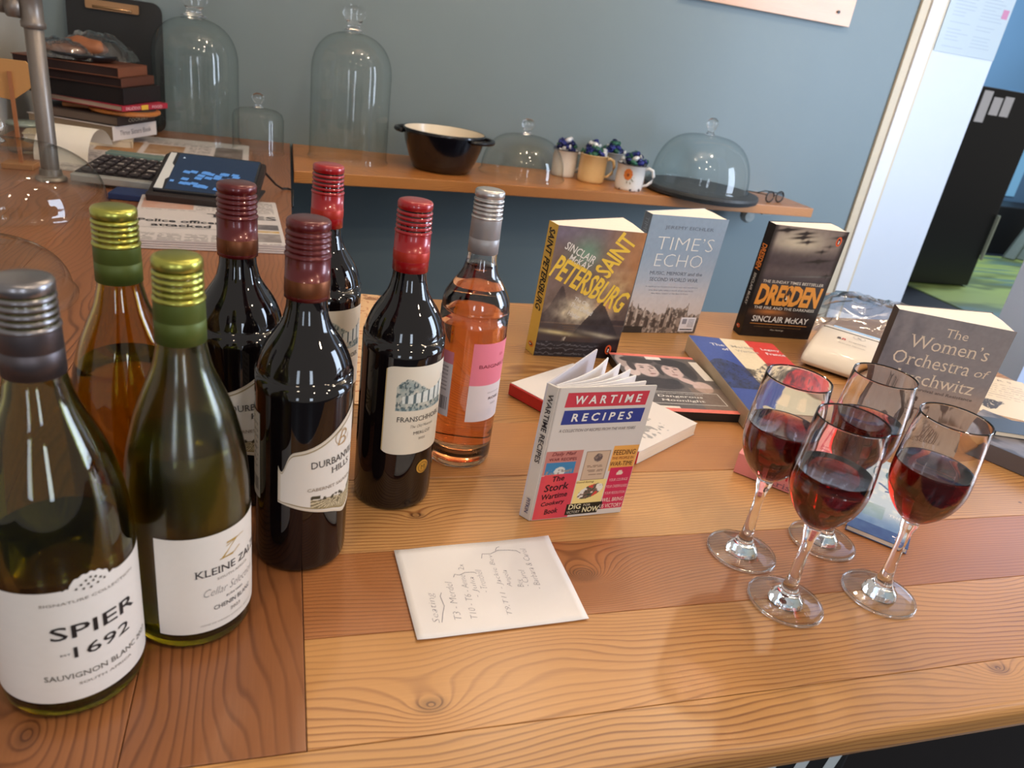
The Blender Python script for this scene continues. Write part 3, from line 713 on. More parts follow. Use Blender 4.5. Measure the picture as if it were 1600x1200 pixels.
# -- Saint Petersburg
def p_pet(U, V):
    n = vnoise(U, V, 5, 7, 1); n2 = vnoise(U, V, 16, 20, 2)
    C = np.ones(U.shape + (3,)) * np.array((122, 102, 96), float)
    C = mixc(C, (122, 112, 128), sm(V, .78, .98) * (1 - U) * 1.2)
    C = mixc(C, (120, 160, 138), np.exp(-((U - .38) ** 2 / .03 + (V - .82) ** 2 / .012)) * 0.9)
    C = mixc(C, (204, 140, 86), sm(U, .45, 1) * sm(V, .35, .75) * (0.5 + .6 * n))
    C = mixc(C, (84, 66, 60), sm(V, .62, .3) * .7)
    C = mixc(C, (52, 42, 48), (np.exp(-((U - .18) / .09) ** 2) > sm(V, .32, .62) * 1.1) * (V < .62) * (V > .28) * .7)
    cl = np.exp(-(((U - .45) / .30) ** 2 + ((V - .36 - .04 * n) / .095) ** 2) * 1.0) * (n2 * 1.5 + .45)
    C = mixc(C, (232, 220, 190), cl)
    cl2 = np.exp(-(((U - .80) / .16) ** 2 + ((V - .60) / .10) ** 2)); C = mixc(C, (206, 176, 128), cl2 * n2 * 1.3)
    cl3 = np.exp(-(((U - .72) / .10) ** 2 + ((V - .43) / .06) ** 2)); C = mixc(C, (230, 160, 104), cl3 * .8)
    tri = (np.abs(U - .68) < (.47 - V) * 1.0) & (V > .18) & (V < .47); C = mixc(C, (52, 46, 50), tri * .8)
    C = mixc(C, (58, 54, 62), (V < .27) * .75 * (n2 + .2))
    s1 = np.exp(-(((U - .22) / .26) ** 2 + ((V - .205 + .06 * (U - .1)) / .018) ** 2)); C = mixc(C, (228, 214, 160), s1 * .95)
    s2 = np.exp(-(((U - .78) / .3) ** 2 + ((V - .185 + .1 * (U - .8)) / .020) ** 2)); C = mixc(C, (196, 186, 160), s2 * .9)
    C = mixc(C, (40, 42, 52), (V < .13) * .8); C = mixc(C, (150, 152, 160), (V < .12) * (np.sin(V * 160 + n2 * 9) > .86) * .6)
    C = mixc(C, (232, 226, 206), np.exp(-(((U - .34) / .035) ** 2 + ((V - .145) / .03) ** 2)) * (n2 > .5))
    C = mixc(C, (34, 22, 26), sm(np.hypot((U - 1.0) / 1.0, (V + .02) / .6), .36, .28))
    return C + (n2[..., None] - .5) * 26
def w_pet(b, f):
    Y = (244, 206, 74)
    T(b, f, 'PETERSBURG', 0.0680, 0.1240, 0.136, 0.0370, Y, rot=-24, bold=0.022, space=.95)
    T(b, f, 'SAINT', 0.0970, 0.1730, 0.070, 0.0300, Y, rot=62, bold=0.022, space=.95)
    T(b, f, 'SINCLAIR', 0.0420, 0.1730, 0.054, 0.0120, W_, rot=-23, bold=0.012); T(b, f, 'McKAY', 0.0440, 0.1580, 0.038, 0.0115, W_, rot=-23, bold=0.012)
    for i, s in enumerate(['The City', 'That Defied', 'Hitler']): T(b, f, s, (0.060, 0.062, 0.052)[i], 0.0950 - .0110 * i, (0.028, 0.040, 0.021)[i], 0.0078, W_, rot=-21, bold=.01)
    for i in range(3): bar(b, f, .036 + .002 * i, .058, .0560 - .004 * i, .0571 - .004 * i, (120, 96, 80), skew=0)
    bird(b, f, 0.122, 0.0160, 0.0085)
def s_pet(b, f):
    T(b, f, 'SAINT PETERSBURG', 0.073, 0.0135, 0.130, 0.0165, K_, bold=.025, shear=.15, lift=.0004); bird(b, f, 0.197, 0.0135, 0.0075, (226, 120, 40))
standing_book('upright thriller paperback with yellow spine and yellow slanted title, farthest left', 0.377, 1.0062, rad(-2.8), 0.1374, 0.2115, 0.027, 0.085, (90, 74, 72), (222, 184, 82), (0.139, 0.100), p_pet, w_pet, s_pet, so=-0.0065)
# -- Time's Echo
def p_echo(U, V):
    n = vnoise(U, V, 4, 5, 3); n2 = vnoise(U, V, 40, 40, 4, 2)
    C = np.ones(U.shape + (3,)) * np.array((140, 158, 174), float)
    C = mixc(C, (176, 178, 182), sm(V, .75, .3)); C = mixc(C, (196, 184, 176), sm(V, .5, .22)); C = mixc(C, (150, 172, 192), sm(V, .5, 1) * U * .5)
    # ruined nave drawn in sepia
    roof = .16 + .07 * np.maximum(0, 1 - U * 2.6) + .02 * np.abs(np.sin(U * 30)) + .10 * np.exp(-((U - .80) / .012) ** 2) + .10 * np.exp(-((U - .52) / .012) ** 2) + .055 * (np.abs(U - .66) < .13) + .05 * np.exp(-((U - .03) / .01) ** 2) + .04 * np.exp(-((U - .22) / .01) ** 2) + .04 * np.exp(-((U - .34) / .01) ** 2) + .04 * np.exp(-((U - .12) / .01) ** 2)
    m = V < roof
    C = mixc(C, (150, 132, 118), m * .95)
    arch = (np.abs(((U * 9) % 1) - .5) < .24) & (V < roof - .05) & (V > .05)
    C = mixc(C, (70, 58, 52), m * arch * (U < .62) * .85); C = mixc(C, (206, 190, 172), m * (np.abs(((U * 9) % 1)) < .16) * .7)
    C = mixc(C, (64, 54, 48), m * (n2 > .56) * .65); C = mixc(C, (40, 36, 34), (V < .06) * (U < .25) * .9); C = mixc(C, (64, 60, 58), (V < .14) * (U > .85) * .6)
    return C + (n2[..., None] - .5) * 8
def w_echo(b, f):
    G = (84, 92, 104)
    T(b, f, 'JEREMY EICHLER', 0.0780, 0.1950, 0.096, 0.0072, G, serif=True, bold=-.01)
    T(b, f, 'TIME\u2019S', 0.0780, 0.1680, 0.112, 0.0225, (228, 226, 216), bold=-.022); T(b, f, 'ECHO', 0.0740, 0.1380, 0.094, 0.0225, (228, 226, 216), bold=-.022)
    T(b, f, 'MUSIC, MEMORY and the', 0.0760, 0.1140, 0.106, 0.0072, G, serif=True); T(b, f, 'SECOND WORLD WAR', 0.0750, 0.1030, 0.098, 0.0068, G, serif=True)
    for i, (a, c) in enumerate([(.022, .128), (.030, .120), (.036, .112)]): T(b, f, ['A magnificent and beautiful book about music and remembrance', 'one that asks what a work of art can hold', 'Alex Ross, author of The Rest Is Noise'][i], (a + c) / 2, .0890 - .0062 * i, c - a, .0026, (104, 108, 118))
    x0, y0 = 0.1130, 0.0035
    bar(b, f, x0, x0 + .032, y0, y0 + .028, (226, 222, 224)); bar(b, f, x0 + .003, x0 + .029, y0 + .003, y0 + .005, (30, 30, 40), .0006)
    for i in range(6):
        bar(b, f, x0 + .016, x0 + .029, y0 + .0095 + .0028 * i, y0 + .0105 + .0028 * i, (120, 120, 130), .0006)
    bar(b, f, x0 + .004, x0 + .013, y0 + .015, y0 + .025, (140, 138, 146), .0006)
def s_echo(b, f): T(b, f, 'TIME\u2019S ECHO', 0.045, 0.0125, 0.075, 0.012, (150, 166, 180), bold=-.01)
standing_book('upright pale grey-blue paperback about music with ruined church on its cover', 0.5784, 1.1175, rad(3.2), 0.1503, 0.2156, 0.025, 0.07, (150, 160, 170), (104, 116, 128), (0.156, 0.085), p_echo, w_echo, s_echo)
# -- Dresden
def p_dres(U, V):
    n = vnoise(U, V, 5, 9, 6); n2 = vnoise(U, V, 20, 30, 8)
    C = np.ones(U.shape + (3,)) * np.array((112, 100, 98), float)
    C = mixc(C, (206, 196, 172), np.exp(-(((U - .38) / .42) ** 2 + ((V - .87) / .13) ** 2)))
    C = mixc(C, (66, 58, 64), sm(V, .86, .72) * sm(V, .58, .68) * .8); C = mixc(C, (58, 52, 60), sm(V, .66, .50))
    C = mixc(C, (26, 20, 22), sm(V, .52, .30)); C = mixc(C, (20, 16, 18), sm(np.abs(U - .5), .42, .5) * .8)
    C = mixc(C, (214, 134, 66), np.exp(-(((U - .32) / .24) ** 2 + ((V - .235) / .030) ** 2)) * 1.0)
    C = mixc(C, (112, 72, 50), np.exp(-(((U - .5) / .4) ** 2 + ((V - .2) / .05) ** 2)) * .5)
    for (px, py, s, c) in [(.16, .965, .16, 1), (.42, .95, .10, 1), (.40, .915, .12, 1), (.48, .88, .10, .7), (.95, .95, .12, 1), (.72, .81, .07, .6), (.72, .725, .16, 1), (.90, .60, .05, 1), (.80, .86, .08, .3)]:
        bod = np.exp(-(((U - px) / s) ** 2 + ((V - py - .1 * (U - px)) / .010) ** 2)) + np.exp(-(((U - px - .01) / (s * .2)) ** 2 + ((V - py) / .02) ** 2)) * .8
        C = mixc(C, (36, 30, 30), bod * c * 1.3)
    C = mixc(C, (130, 150, 146), np.exp(-(((U - .72) / .3) ** 2 + ((V - .575 - .05 * (U - .5)) / .006) ** 2)) * .5)
    return C + (n2[..., None] - .5) * 16
def w_dres(b, f):
    O = (234, 156, 58)
    T(b, f, 'THE SUNDAY TIMES BESTSELLER', 0.0740, 0.1110, 0.126, 0.0055, (222, 216, 204), bold=.01)
    T(b, f, 'DRESDEN', 0.0740, 0.0850, 0.132, 0.0420, O, bold=0.040, shear=.06, space=.92)
    T(b, f, 'THE FIRE AND THE DARKNESS', 0.0740, 0.0590, 0.126, 0.0055, (222, 216, 204), bold=.01)
    T(b, f, 'SINCLAIR McKAY', 0.0740, 0.0365, 0.118, 0.0120, (236, 232, 224), bold=.012)
    bar(b, f, .014, .134, .0255, .0268, (206, 136, 60)); T(b, f, 'A COMPELLING ACCOUNT. AN EYE FOR DETAIL THAT IS UNMATCHED', .074, .0205, .100, .0022, (150, 110, 60)); T(b, f, 'Max Hastings', .074, .0145, .028, .0035, (220, 216, 206))
    poly(b, f, [(.067, .086), (.073, .086), (.073, .094), (.0715, .097), (.0715, .101), (.0685, .101), (.0685, .097), (.067, .094)], (60, 44, 40), .0007); poly(b, f, [(.0675, .0775), (.0725, .0775), (.071, .084), (.069, .084)], (226, 210, 186), .0007)
    bird(b, f, 0.1335, 0.1960, 0.0090)
def s_dres(b, f):
    T(b, f, 'DRESDEN', 0.063, 0.013, 0.048, 0.017, (222, 130, 52), bold=.025); T(b, f, 'SINCLAIR McKAY', 0.125, 0.013, 0.062, 0.0085, (206, 202, 194), bold=.01); bird(b, f, .200, .013, .006)
standing_book('upright dark paperback with big orange title, its foot beside the card machine', 0.8243, 1.1250, rad(-4.5), 0.1478, 0.2152, 0.026, 0.075, (30, 26, 26), (26, 22, 22), (0.158, 0.072), p_dres, w_dres, s_dres)
# -- The Women's Orchestra
def p_wom(U, V):
    n = vnoise(U, V * .25, 4, 8, 13); n2 = vnoise(U, V, 40, 50, 14, 2)
    C = np.ones(U.shape + (3,)) * np.array((138, 136, 140), float)
    C = mixc(C, (108, 108, 116), (n > .52) * .0 + sm(n, .45, .65) * .8); C = mixc(C, (168, 152, 142), sm(V, .60, .40)); C = mixc(C, (192, 170, 148), sm(V, .35, .0))
    def fig(cx, cy, s):
        body = (np.abs(U - cx - .1 * (V - cy)) < .035 * s * (1 + .5 * np.sin((V - cy) * 30))) & (V > cy) & (V < cy + .17 * s)
        skirt = (((U - cx + .01) / (.052 * s)) ** 2 + ((V - cy - .02 * s) / (.05 * s)) ** 2) < 1
        head = (((U - cx - .02) / (.022 * s)) ** 2 + ((V - cy - .19 * s) / (.02 * s)) ** 2) < 1
        return body | skirt | head
    C = mixc(C, (70, 54, 48), fig(.42, .20, 1.0) * .95); C = mixc(C, (84, 66, 58), (((U - .24) / .04) ** 2 + ((V - .21) / .045) ** 2 < 1) * .9); C = mixc(C, (84, 66, 58), (((U - .73) / .035) ** 2 + ((V - .20) / .06) ** 2 < 1) * .9)
    C = mixc(C, (84, 66, 58), (((U - .60) / .03) ** 2 + ((V - .16) / .035) ** 2 < 1) * .9)
    C = mixc(C, (90, 76, 70), (np.abs(V - .335 + .10 * (U - .3)) < .005) * (U > .28) * (U < .74) * .9)
    C = mixc(C, (110, 92, 80), (np.abs(V - .27 + .05 * (U - .7)) < .006) * (U > .70) * .9); C = mixc(C, (96, 80, 72), (np.abs(V - .22 + .75 * (U - .78)) < .010) * (U > .77) * .85)
    C = mixc(C, (110, 90, 80), (np.abs(np.hypot((U - .52) / 1.0, (V - .19) * 1.25) - .085) < .006) * (U > .5) * .8); C = mixc(C, (110, 90, 80), (np.abs(np.hypot((U - .16), (V - .17) * 1.2) - .09) < .006) * (V < .2) * .8)
    return C + (n2[..., None] - .5) * 12
def w_wom(b, f):
    I = (226, 212, 192)
    T(b, f, 'The', 0.0800, 0.1760, 0.028, 0.0120, I, serif=True, bold=-.004); T(b, f, 'Women\u2019s', 0.0770, 0.1570, 0.100, 0.0185, I, serif=True, bold=-.004)
    T(b, f, 'Orchestra', 0.0640, 0.1320, 0.098, 0.0190, I, serif=True, bold=-.004); T(b, f, 'of', 0.1290, 0.1300, 0.018, 0.0120, I, serif=True, shear=.2, bold=-.004)
    T(b, f, 'Auschwitz', 0.0740, 0.1060, 0.108, 0.0185, I, serif=True, bold=-.004)
    T(b, f, 'A Story of Survival and Resistance', 0.0760, 0.0895, 0.112, 0.0058, (84, 74, 72), serif=True)
    T(b, f, 'ANNE SEBBA', 0.0760, 0.0200, 0.084, 0.0080, (110, 92, 78), serif=True)
def s_wom(b, f): bar(b, f, 0.012, 0.180, .0105, .0118, (90, 76, 60)); T(b, f, 'THE WOMEN\u2019S ORCHESTRA', 0.090, .017, .13, .006, (80, 70, 60), serif=True)
standing_book('upright grey and beige paperback about an orchestra, behind the wine glasses', 0.7758, 0.7486, rad(-28), 0.1455, 0.1950, 0.024, 0.06, (110, 106, 108), (72, 66, 62), (0.146, 0.085), p_wom, w_wom, s_wom)

# -- the small recipe book standing open in front
RB = thing('recipe_book', 'small thin recipe book standing open behind the handwritten note', 'book', (0.2451, 0.5827, 0.0003), rad(4.4))
rw, rh, rk, rsk = 0.1045, 0.1570, 0.066, 0.0
def rf(u, v, l): return (u, -l - rk * v, v)
def rs(px, py, pz): return (px, py - rk * pz, pz)
RCOV = cover_m((216, 208, 200), 'grey_white_board')
MB().prism([(0, 0), (rw, 0), (rw, 0.0018), (0, 0.0018)], 0, rh, f=rs).build('front_cover', RCOV, RB, bevel=0.0004)
MB().prism([(-0.0075, 0.010), (-0.0015, 0), (0, 0.0006), (0, 0.002), (-0.006, 0.0115)], 0, rh, f=rs).build('spine', RCOV, RB)
MB().prism([(-0.0075, 0.010), (0.082, 0.088), (0.081, 0.0895), (-0.0085, 0.0115)], 0, rh, f=rs).build('back_cover', cover_m((206, 200, 206), 'back_board'), RB)
for i, (tx, ty, bend) in enumerate([(0.086, 0.069, .006), (0.093, 0.0545, .009), (0.097, 0.040, .009), (0.096, 0.026, .006), (0.100, 0.0125, .003)]):
    pts = []; th = 0.0016
    sx, sy = 0.001, 0.0095 - .0014 * i
    N_ = 10
    for j in range(N_ + 1):
        s_ = j / N_; L_ = math.hypot(tx - sx, ty - sy); nx, ny = (ty - sy) / L_, -(tx - sx) / L_
        pts.append((sx + (tx - sx) * s_ + nx * bend * math.sin(PI * s_), sy + (ty - sy) * s_ + ny * bend * math.sin(PI * s_)))
    MB().prism(pts + [(p[0] - .0003, p[1] + th * (0.4 + .8 * (k / N_))) for k, p in enumerate(pts)][::-1], 0.0015, rh - 0.0015, f=rs).build('page_section', PAPER, RB)
def p_rec(U, V):
    n2 = vnoise(U, V, 50, 70, 21, 2); n = vnoise(U, V, 14, 18, 22)
    C = np.ones(U.shape + (3,)) * np.array((214, 207, 200), float)
    R_ = lambda a, b, c, d: (U > a) & (U < b) & (V > c) & (V < d)
    lean = U + (V - .3) * .0
    C = mixc(C, (196, 126, 116), R_(.0, .40, .36, .545)); C = mixc(C, (60, 130, 176), R_(.035, .34, .365, .455)); C = mixc(C, (214, 214, 206), R_(.035, .34, .365, .455) * (((U - .19) / .06) ** 2 + ((V - .385) / .035) ** 2 < 1))
    C = mixc(C, (150, 140, 132), R_(.05, .32, .365, .40) * (n2 > .55))
    C = mixc(C, (204, 178, 152), R_(.435, .70, .30, .53)); C = mixc(C, (150, 124, 104), (R_(.435, .70, .30, .53) & ~R_(.445, .69, .306, .524))); C = mixc(C, (96, 84, 84), (((U - .575) / .045) ** 2 + ((V - .475) / .032) ** 2 < 1) * (.6 + .5 * (n2 > .5)))
    for i, y in enumerate((.415, .402, .378, .366, .340)): C = mixc(C, (120, 96, 84), R_(.47 + .01 * i, .66, y - .003, y + .003) * (n2 > .35))
    C = mixc(C, (236, 170, 84), R_(.72, 1, .36, .56))
    C = mixc(C, (208, 44, 84), R_(.74, 1, .04, .385)); C = mixc(C, (236, 214, 190), (((U - .86) / .035) ** 2 + ((V - .335) / .018) ** 2 < 1) * R_(0, 1, .325, .36)); C = mixc(C, (236, 214, 190), (np.abs(U - .86) < .02) * (V > .35) * (V < .362))
    C = mixc(C, (212, 66, 84), R_(0, .40, .0, .365) * (V < .355 + .05 * U)); C = mixc(C, (232, 92, 84), R_(0, .40, .0, .365) * np.exp(-((U - .12) / .1) ** 2) * .5)
    C = mixc(C, (240, 216, 140), R_(.40, .735, .105, .300))
    q = (((U - .58) * np.cos(.35) + (V - .205) * .9) / .16) ** 2 + ((-(U - .58) * .35 + (V - .205)) / .055) ** 2 < 1
    C = mixc(C, (120, 96, 84), q * R_(.40, .735, .105, .3)); C = mixc(C, (216, 70, 60), q * (n > .60)); C = mixc(C, (232, 226, 214), q * (n < .40)); C = mixc(C, (44, 70, 58), q * (np.abs(n - .5) < .03))
    C = mixc(C, (22, 26, 22), R_(.36, .755, .02, .112))
    C = mixc(C, (218, 210, 200), (U > .72) & (V < .045)); C = mixc(C, (190, 182, 176), (U < .012) * 1.0)
    return C
picture('cover_print', PRINT, RB, rf, rw, rh, 0.0008, p_rec)
b = MB()
def rbar(y0, y1, x0, x1, c, sk): bar(b, rf, x0, x1, y0, y1, c, .0003, sk)
rbar(.1355, .1515, .0090, .0970, (204, 58, 74), .001); rbar(.1160, .1320, .0090, .0970, (44, 60, 140), .001)
T(b, rf, 'WARTIME', .0545, .1436, .072, .0092, W_, bold=.024, shear=.1, space=1.6, lift=.0007); T(b, rf, 'RECIPES', .0520, .1240, .066, .0092, W_, bold=.024, shear=.1, space=1.6, lift=.0007)
T(b, rf, 'A COLLECTION OF RECIPES FROM THE WAR YEARS', .0510, .1090, .084, .0034, (110, 98, 92), shear=.15)
T(b, rf, 'Daily Mail', .0205, .0815, .026, .0052, (120, 40, 50), shear=.3, lift=.0006); T(b, rf, 'WAR RECIPES', .0205, .0755, .030, .0034, (120, 40, 50), lift=.0006)
T(b, rf, 'FEEDING', .0890, .0795, .025, .0062, (96, 54, 30), lift=.0006); T(b, rf, 'THE PEOPLE IN', .0885, .0725, .025, .0034, (150, 80, 40), lift=.0006); T(b, rf, 'WAR-TIME', .0885, .0655, .026, .0056, (96, 54, 30), lift=.0006)
for i, (s, ww) in enumerate([('YOUR COURAGE', .022), ('YOUR CHEERFULNESS', .025), ('YOUR RESOLUTION', .024)]): T(b, rf, s, .0905, .0450 - .0085 * i, ww, .0036, (240, 190, 190), shear=.1, lift=.0006)
T(b, rf, 'WILL BRING', .0900, .0190, .025, .0052, (244, 214, 200), bold=.01, lift=.0006); T(b, rf, 'US VICTORY', .0895, .0110, .026, .0052, (244, 214, 200), bold=.01, lift=.0006)
for i, (s, ww, hh) in enumerate([('The', .013, .0066), ('Stork', .027, .0088), ('Wartime', .028, .0068), ('Cookery', .026, .0068), ('Book', .015, .0066)]):
    T(b, rf, s, .0205, .0520 - (.0, .0105, .0215, .0315, .0415)[i], ww, hh, (50, 14, 26), rot=6, shear=.2, bold=.012, lift=.0006)
T(b, rf, 'DIG', .0470, .0135, .014, .0065, (236, 226, 180), bold=.015, lift=.0006); T(b, rf, 'FOR', .0610, .0145, .008, .0030, (226, 216, 190), lift=.0006); T(b, rf, 'VICTORY', .0465, .0065, .015, .0036, (210, 200, 180), lift=.0006); T(b, rf, 'NOW', .0665, .0085, .019, .0070, (236, 226, 180), bold=.02, lift=.0006)
T(b, rf, 'Good Eating', .052, .0445, .020, .0028, (70, 60, 40), shear=.2, lift=.0006)
b.build('cover_lettering', INK, RB, fix=False)
def rsp(u, v, l):   # spine print, reading downwards
    z = rh - u; y = 0.0095 - v; x = -0.0072 + v * 0.62
    return (x - .0006 - l, y - rk * z - .0004, z)
b = MB(); T(b, rsp, 'WARTIME RECIPES', .048, .0048, .078, .0050, (40, 36, 44), bold=.01); T(b, rsp, 'PITKIN', .140, .0048, .018, .0038, (60, 60, 110), bold=.01)
b.build('spine_lettering', INK, RB, fix=False)

# ---- books lying flat
def flat_book(label_, x, y, yaw, w, h, t, covc, pagem, paint=None, words=None, spine='left', cell=0.0012, hard=0.0, name='book', edge_r=0.0, z=0.0, spinec=None, group=None):
    B = thing(name, label_, 'book', (x, y, 0.0004 + z), yaw, group)
    ct = 0.0022 if hard else 0.0005; ov = 0.003 if hard else 0.0
    cm = cover_m(covc, 'cover_board')
    MB().box(0, w, 0, h, 0, ct).build('back_cover', cm, B, bevel=ct * .2)
    MB().box(0, w, 0, h, t - ct, t).build('front_cover', cm, B, bevel=ct * .2)
    e = ct + 0.0004
    s = {'left': (0, e), 'right': (w - e, w)}.get(spine)
    sm_ = cover_m(spinec or covc, 'spine_cloth')
    if spine in ('left', 'right'):
        MB().box(s[0] + (0 if spine == 'right' else -ct * .3), s[1] + (ct * .3 if spine == 'right' else 0), 0, h, 0.0001, t - .0001).build('spine', sm_, B, bevel=min(.002, t * .2))
        px0, px1 = (e, w - ov - .001) if spine == 'left' else (ov + .001, w - e)
        MB().box(px0, px1, ov + .0008, h - ov - .0008, ct + .0001, t - ct - .0001).build('page_block', pagem, B)
    else:
        MB().box(0, w, -ct * .3, e, 0.0001, t - .0001).build('spine', sm_, B, bevel=min(.002, t * .2))
        MB().box(ov + .0008, w - ov - .0008, e, h - ov - .001, ct + .0001, t - ct - .0001).build('page_block', pagem, B)
    top = lambda u, v, l: (u, v, t + l)
    if paint: picture('cover_print', PRINT, B, top, w, h, cell, paint)
    if words: b = MB(); words(b, top); b.build('cover_lettering', INK, B, fix=False)
    return B
# white book with a red spine, under the recipe book
def p_red(U, V):
    n = vnoise(U, V, 30, 30, 30, 2); C = np.ones(U.shape + (3,)) * np.array((232, 222, 216), float)
    d = (np.abs(U - .85) < .1) & (np.abs(V - .45) < .2); C = mixc(C, (150, 146, 146), d * (n > .62) * .8)
    C = mixc(C, (212, 80, 70), (((U - .25) / .05) ** 2 + ((V - .75) / .03) ** 2 < 1) * (n > .4))
    return C
def w_red(b, f):
    T(b, f, 'TRULY', .022, .105, .024, .0050, (190, 186, 188), rot=90)
flat_book('white paperback with red spine lying flat, under and behind the recipe book', 0.408, 0.679, rad(121.5), 0.218, 0.0810, 0.017, (228, 218, 212), PAGE, lambda U, V: p_red(1 - U, V), w_red, 'none', spinec=(184, 34, 34)) if False else None
RBk = thing('paperback_book', 'white paperback with red spine lying flat behind the recipe book', 'book', (0.298, 0.869, 0.0004), rad(-59.2))
MB().box(0, .2165, 0, .0030, 0, .0170).build('spine', cover_m((190, 36, 34), 'red_spine', .35), RBk, bevel=.0012)
MB().box(.0002, .2160, .0032, .1380, .0006, .0164).build('page_block', PAGE, RBk)
MB().box(0, .2165, .0031, .1390, 0.0, .0005).build('back_cover', cover_m((220, 214, 210)), RBk)
RT = lambda u, v, l: (u, v, .0170 + l)
MB().box(0, .2165, .0031, .1390, .0165, .0170).build('front_cover', cover_m((232, 222, 216)), RBk)
picture('cover_print', PRINT, RBk, RT, .2165, .1358, .0014, p_red, 0, .0032)
b = MB(); T(b, RT, 'RECIPES TO REMEMBER', .040, .085, .036, .0050, (178, 168, 168), rot=90); pen(b, RT, [(.150 + .012 * math.cos(t), .060 + .010 * math.sin(t * 1.3)) for t in np.linspace(0, 9, 40)], .0006, (150, 150, 156)); b.build('cover_lettering', INK, RBk, fix=False)
# square booklet with the two faces
def p_moon(U, V):
    n = vnoise(U, V, 6, 8, 41); n2 = vnoise(U, V, 60, 60, 42, 2)
    C = np.ones(U.shape + (3,)) * np.array((98, 90, 88), float)
    C = mixc(C, (60, 54, 54), sm(n, .45, .7) * .6)
    def ell(cx, cy, rx, ry, a=0): dx, dy = U - cx, V - cy; x_, y_ = dx * math.cos(a) + dy * math.sin(a), -dx * math.sin(a) + dy * math.cos(a); return sm((x_ / rx) ** 2 + (y_ / ry) ** 2, 1.15, .8)
    C = mixc(C, (176, 156, 150), ell(.10, .84, .08, .13)); C = mixc(C, (216, 194, 188), ell(.13, .66, .08, .09, .3))
    C = mixc(C, (208, 184, 178), ell(.31, .70, .125, .135, .15)); C = mixc(C, (60, 54, 54), ell(.27, .875, .19, .065, -.08)); C = mixc(C, (70, 62, 62), ell(.16, .76, .04, .09))
    C = mixc(C, (58, 52, 54), ell(.34, .46, .26, .10, -.1))
    C = mixc(C, (204, 178, 172), ell(.60, .69, .115, .125, -.1)); C = mixc(C, (48, 44, 46), ell(.66, .855, .19, .08, -.12)); C = mixc(C, (46, 42, 44), ell(.78, .70, .08, .16))
    C = mixc(C, (64, 58, 58), ell(.455, .70, .03, .10)); C = mixc(C, (52, 48, 50), ell(.50, .50, .08, .05))
    C = mixc(C, (206, 178, 172), ell(.68, .52, .10, .045, -.6)); C = mixc(C, (204, 178, 172), ell(.80, .42, .11, .10, .4))
    for (a, c) in [(.27, .735), (.38, .73), (.56, .735), (.655, .73)]: C = mixc(C, (64, 50, 50), ell(a, c, .028, .009)); C = mixc(C, (96, 78, 74), ell(a, c + .032, .036, .006))
    C = mixc(C, (120, 76, 72), ell(.345, .625, .038, .009, .1)); C = mixc(C, (140, 96, 92), ell(.60, .625, .034, .009, -.1)); C = mixc(C, (168, 142, 136), ell(.335, .68, .012, .03) + ell(.605, .68, .012, .03))
    C = mixc(C, (222, 214, 206), ((V > .90) & (U > .40) & (U < .58)) | ((U > .90) & (V > .55) & (V < .90)))
    C = mixc(C, (150, 118, 96), (V < .40) * (U > .62) * .45)
    C = mixc(C, (236, 120, 104), (V > .955) | (V < .055)); C = mixc(C, (230, 220, 208), (V > .055) & (V < .085) & (U < .35))
    return C + (n2[..., None] - .5) * 14
def w_moon(b, f):
    c = (226, 220, 214)
    for p in ([(.006, .062), (.128, .062)], [(.006, .024), (.128, .024)], [(.006, .062), (.006, .024)], [(.128, .062), (.128, .024)]): pen(b, f, p, .0012, c)
    T(b, f, 'Dangerous', .064, .0470, .070, .0090, c, serif=True, bold=.01, shear=.1); T(b, f, 'Moonlight', .064, .0340, .068, .0090, c, serif=True, bold=.01, shear=.1); T(b, f, 'ANTON WALBROOK SALLY GRAY', .064, .0570, .080, .0028, c)
flat_book('square booklet with two black and white faces, coral top and bottom bands, lying flat', 0.4800, 0.7990, rad(-5.5), 0.1440, 0.1980, 0.0125, (28, 24, 24), mat('dark_page_edges', lc(36, 30, 30), .6), p_moon, w_moon, 'left', .001)
# blue, cream and red hardback
def p_fr(U, V):
    n = vnoise(U, V, 14, 14, 51); n2 = vnoise(U, V, 50, 70, 52, 2)
    C = np.ones(U.shape + (3,)) * np.array((58, 80, 150), float)
    C = mixc(C, (228, 210, 178), (U > .36) & (U < .66)); C = mixc(C, (206, 58, 56), U >= .66)
    ph = (V > .26) & (V < .60 + .06 * np.sin(U * 11))
    C = mixc(C, (40, 46, 66), ph * (U < .36) * .75 * (n + .2)); C = mixc(C, (96, 88, 76), ph * (U > .36) * (U < .66) * sm(n, .38, .62)); C = mixc(C, (150, 36, 44), ph * (U > .66) * sm(n, .4, .6) * .8)
    C = mixc(C, (30, 30, 40), ph * (n2 > .62) * .6)
    C = mixc(C, (206, 196, 168), ((V < .085 + .03 * np.sin(U * 17 + 1) + .02 * np.sin(U * 41)) & (U > .12) & (U < .85)))
    return C + (n2[..., None] - .5) * 10
def w_fr(b, f):
    c = (232, 226, 226)
    T(b, f, 'The', .040, .2450, .024, .0110, c, serif=True, bold=.012); T(b, f, 'Martial', .084, .2440, .040, .0100, (188, 176, 160), serif=True, bold=.012); T(b, f, 'Legacy', .134, .2430, .034, .0110, c, serif=True, bold=.012)
    T(b, f, 'of', .048, .2270, .012, .0100, c, serif=True, bold=.012); T(b, f, 'Wartime', .086, .2260, .040, .0100, (188, 176, 160), serif=True, bold=.012); T(b, f, 'France', .136, .2255, .034, .0105, c, serif=True, bold=.012)
FB = flat_book('thick hardback with blue, cream and red bands lying flat, wine glass in front', 0.6130, 0.7680, rad(-10.5), 0.1530, 0.2780, 0.029, (188, 168, 140), PAGE, p_fr, w_fr, 'left', .0014, hard=True, spinec=(186, 166, 138))
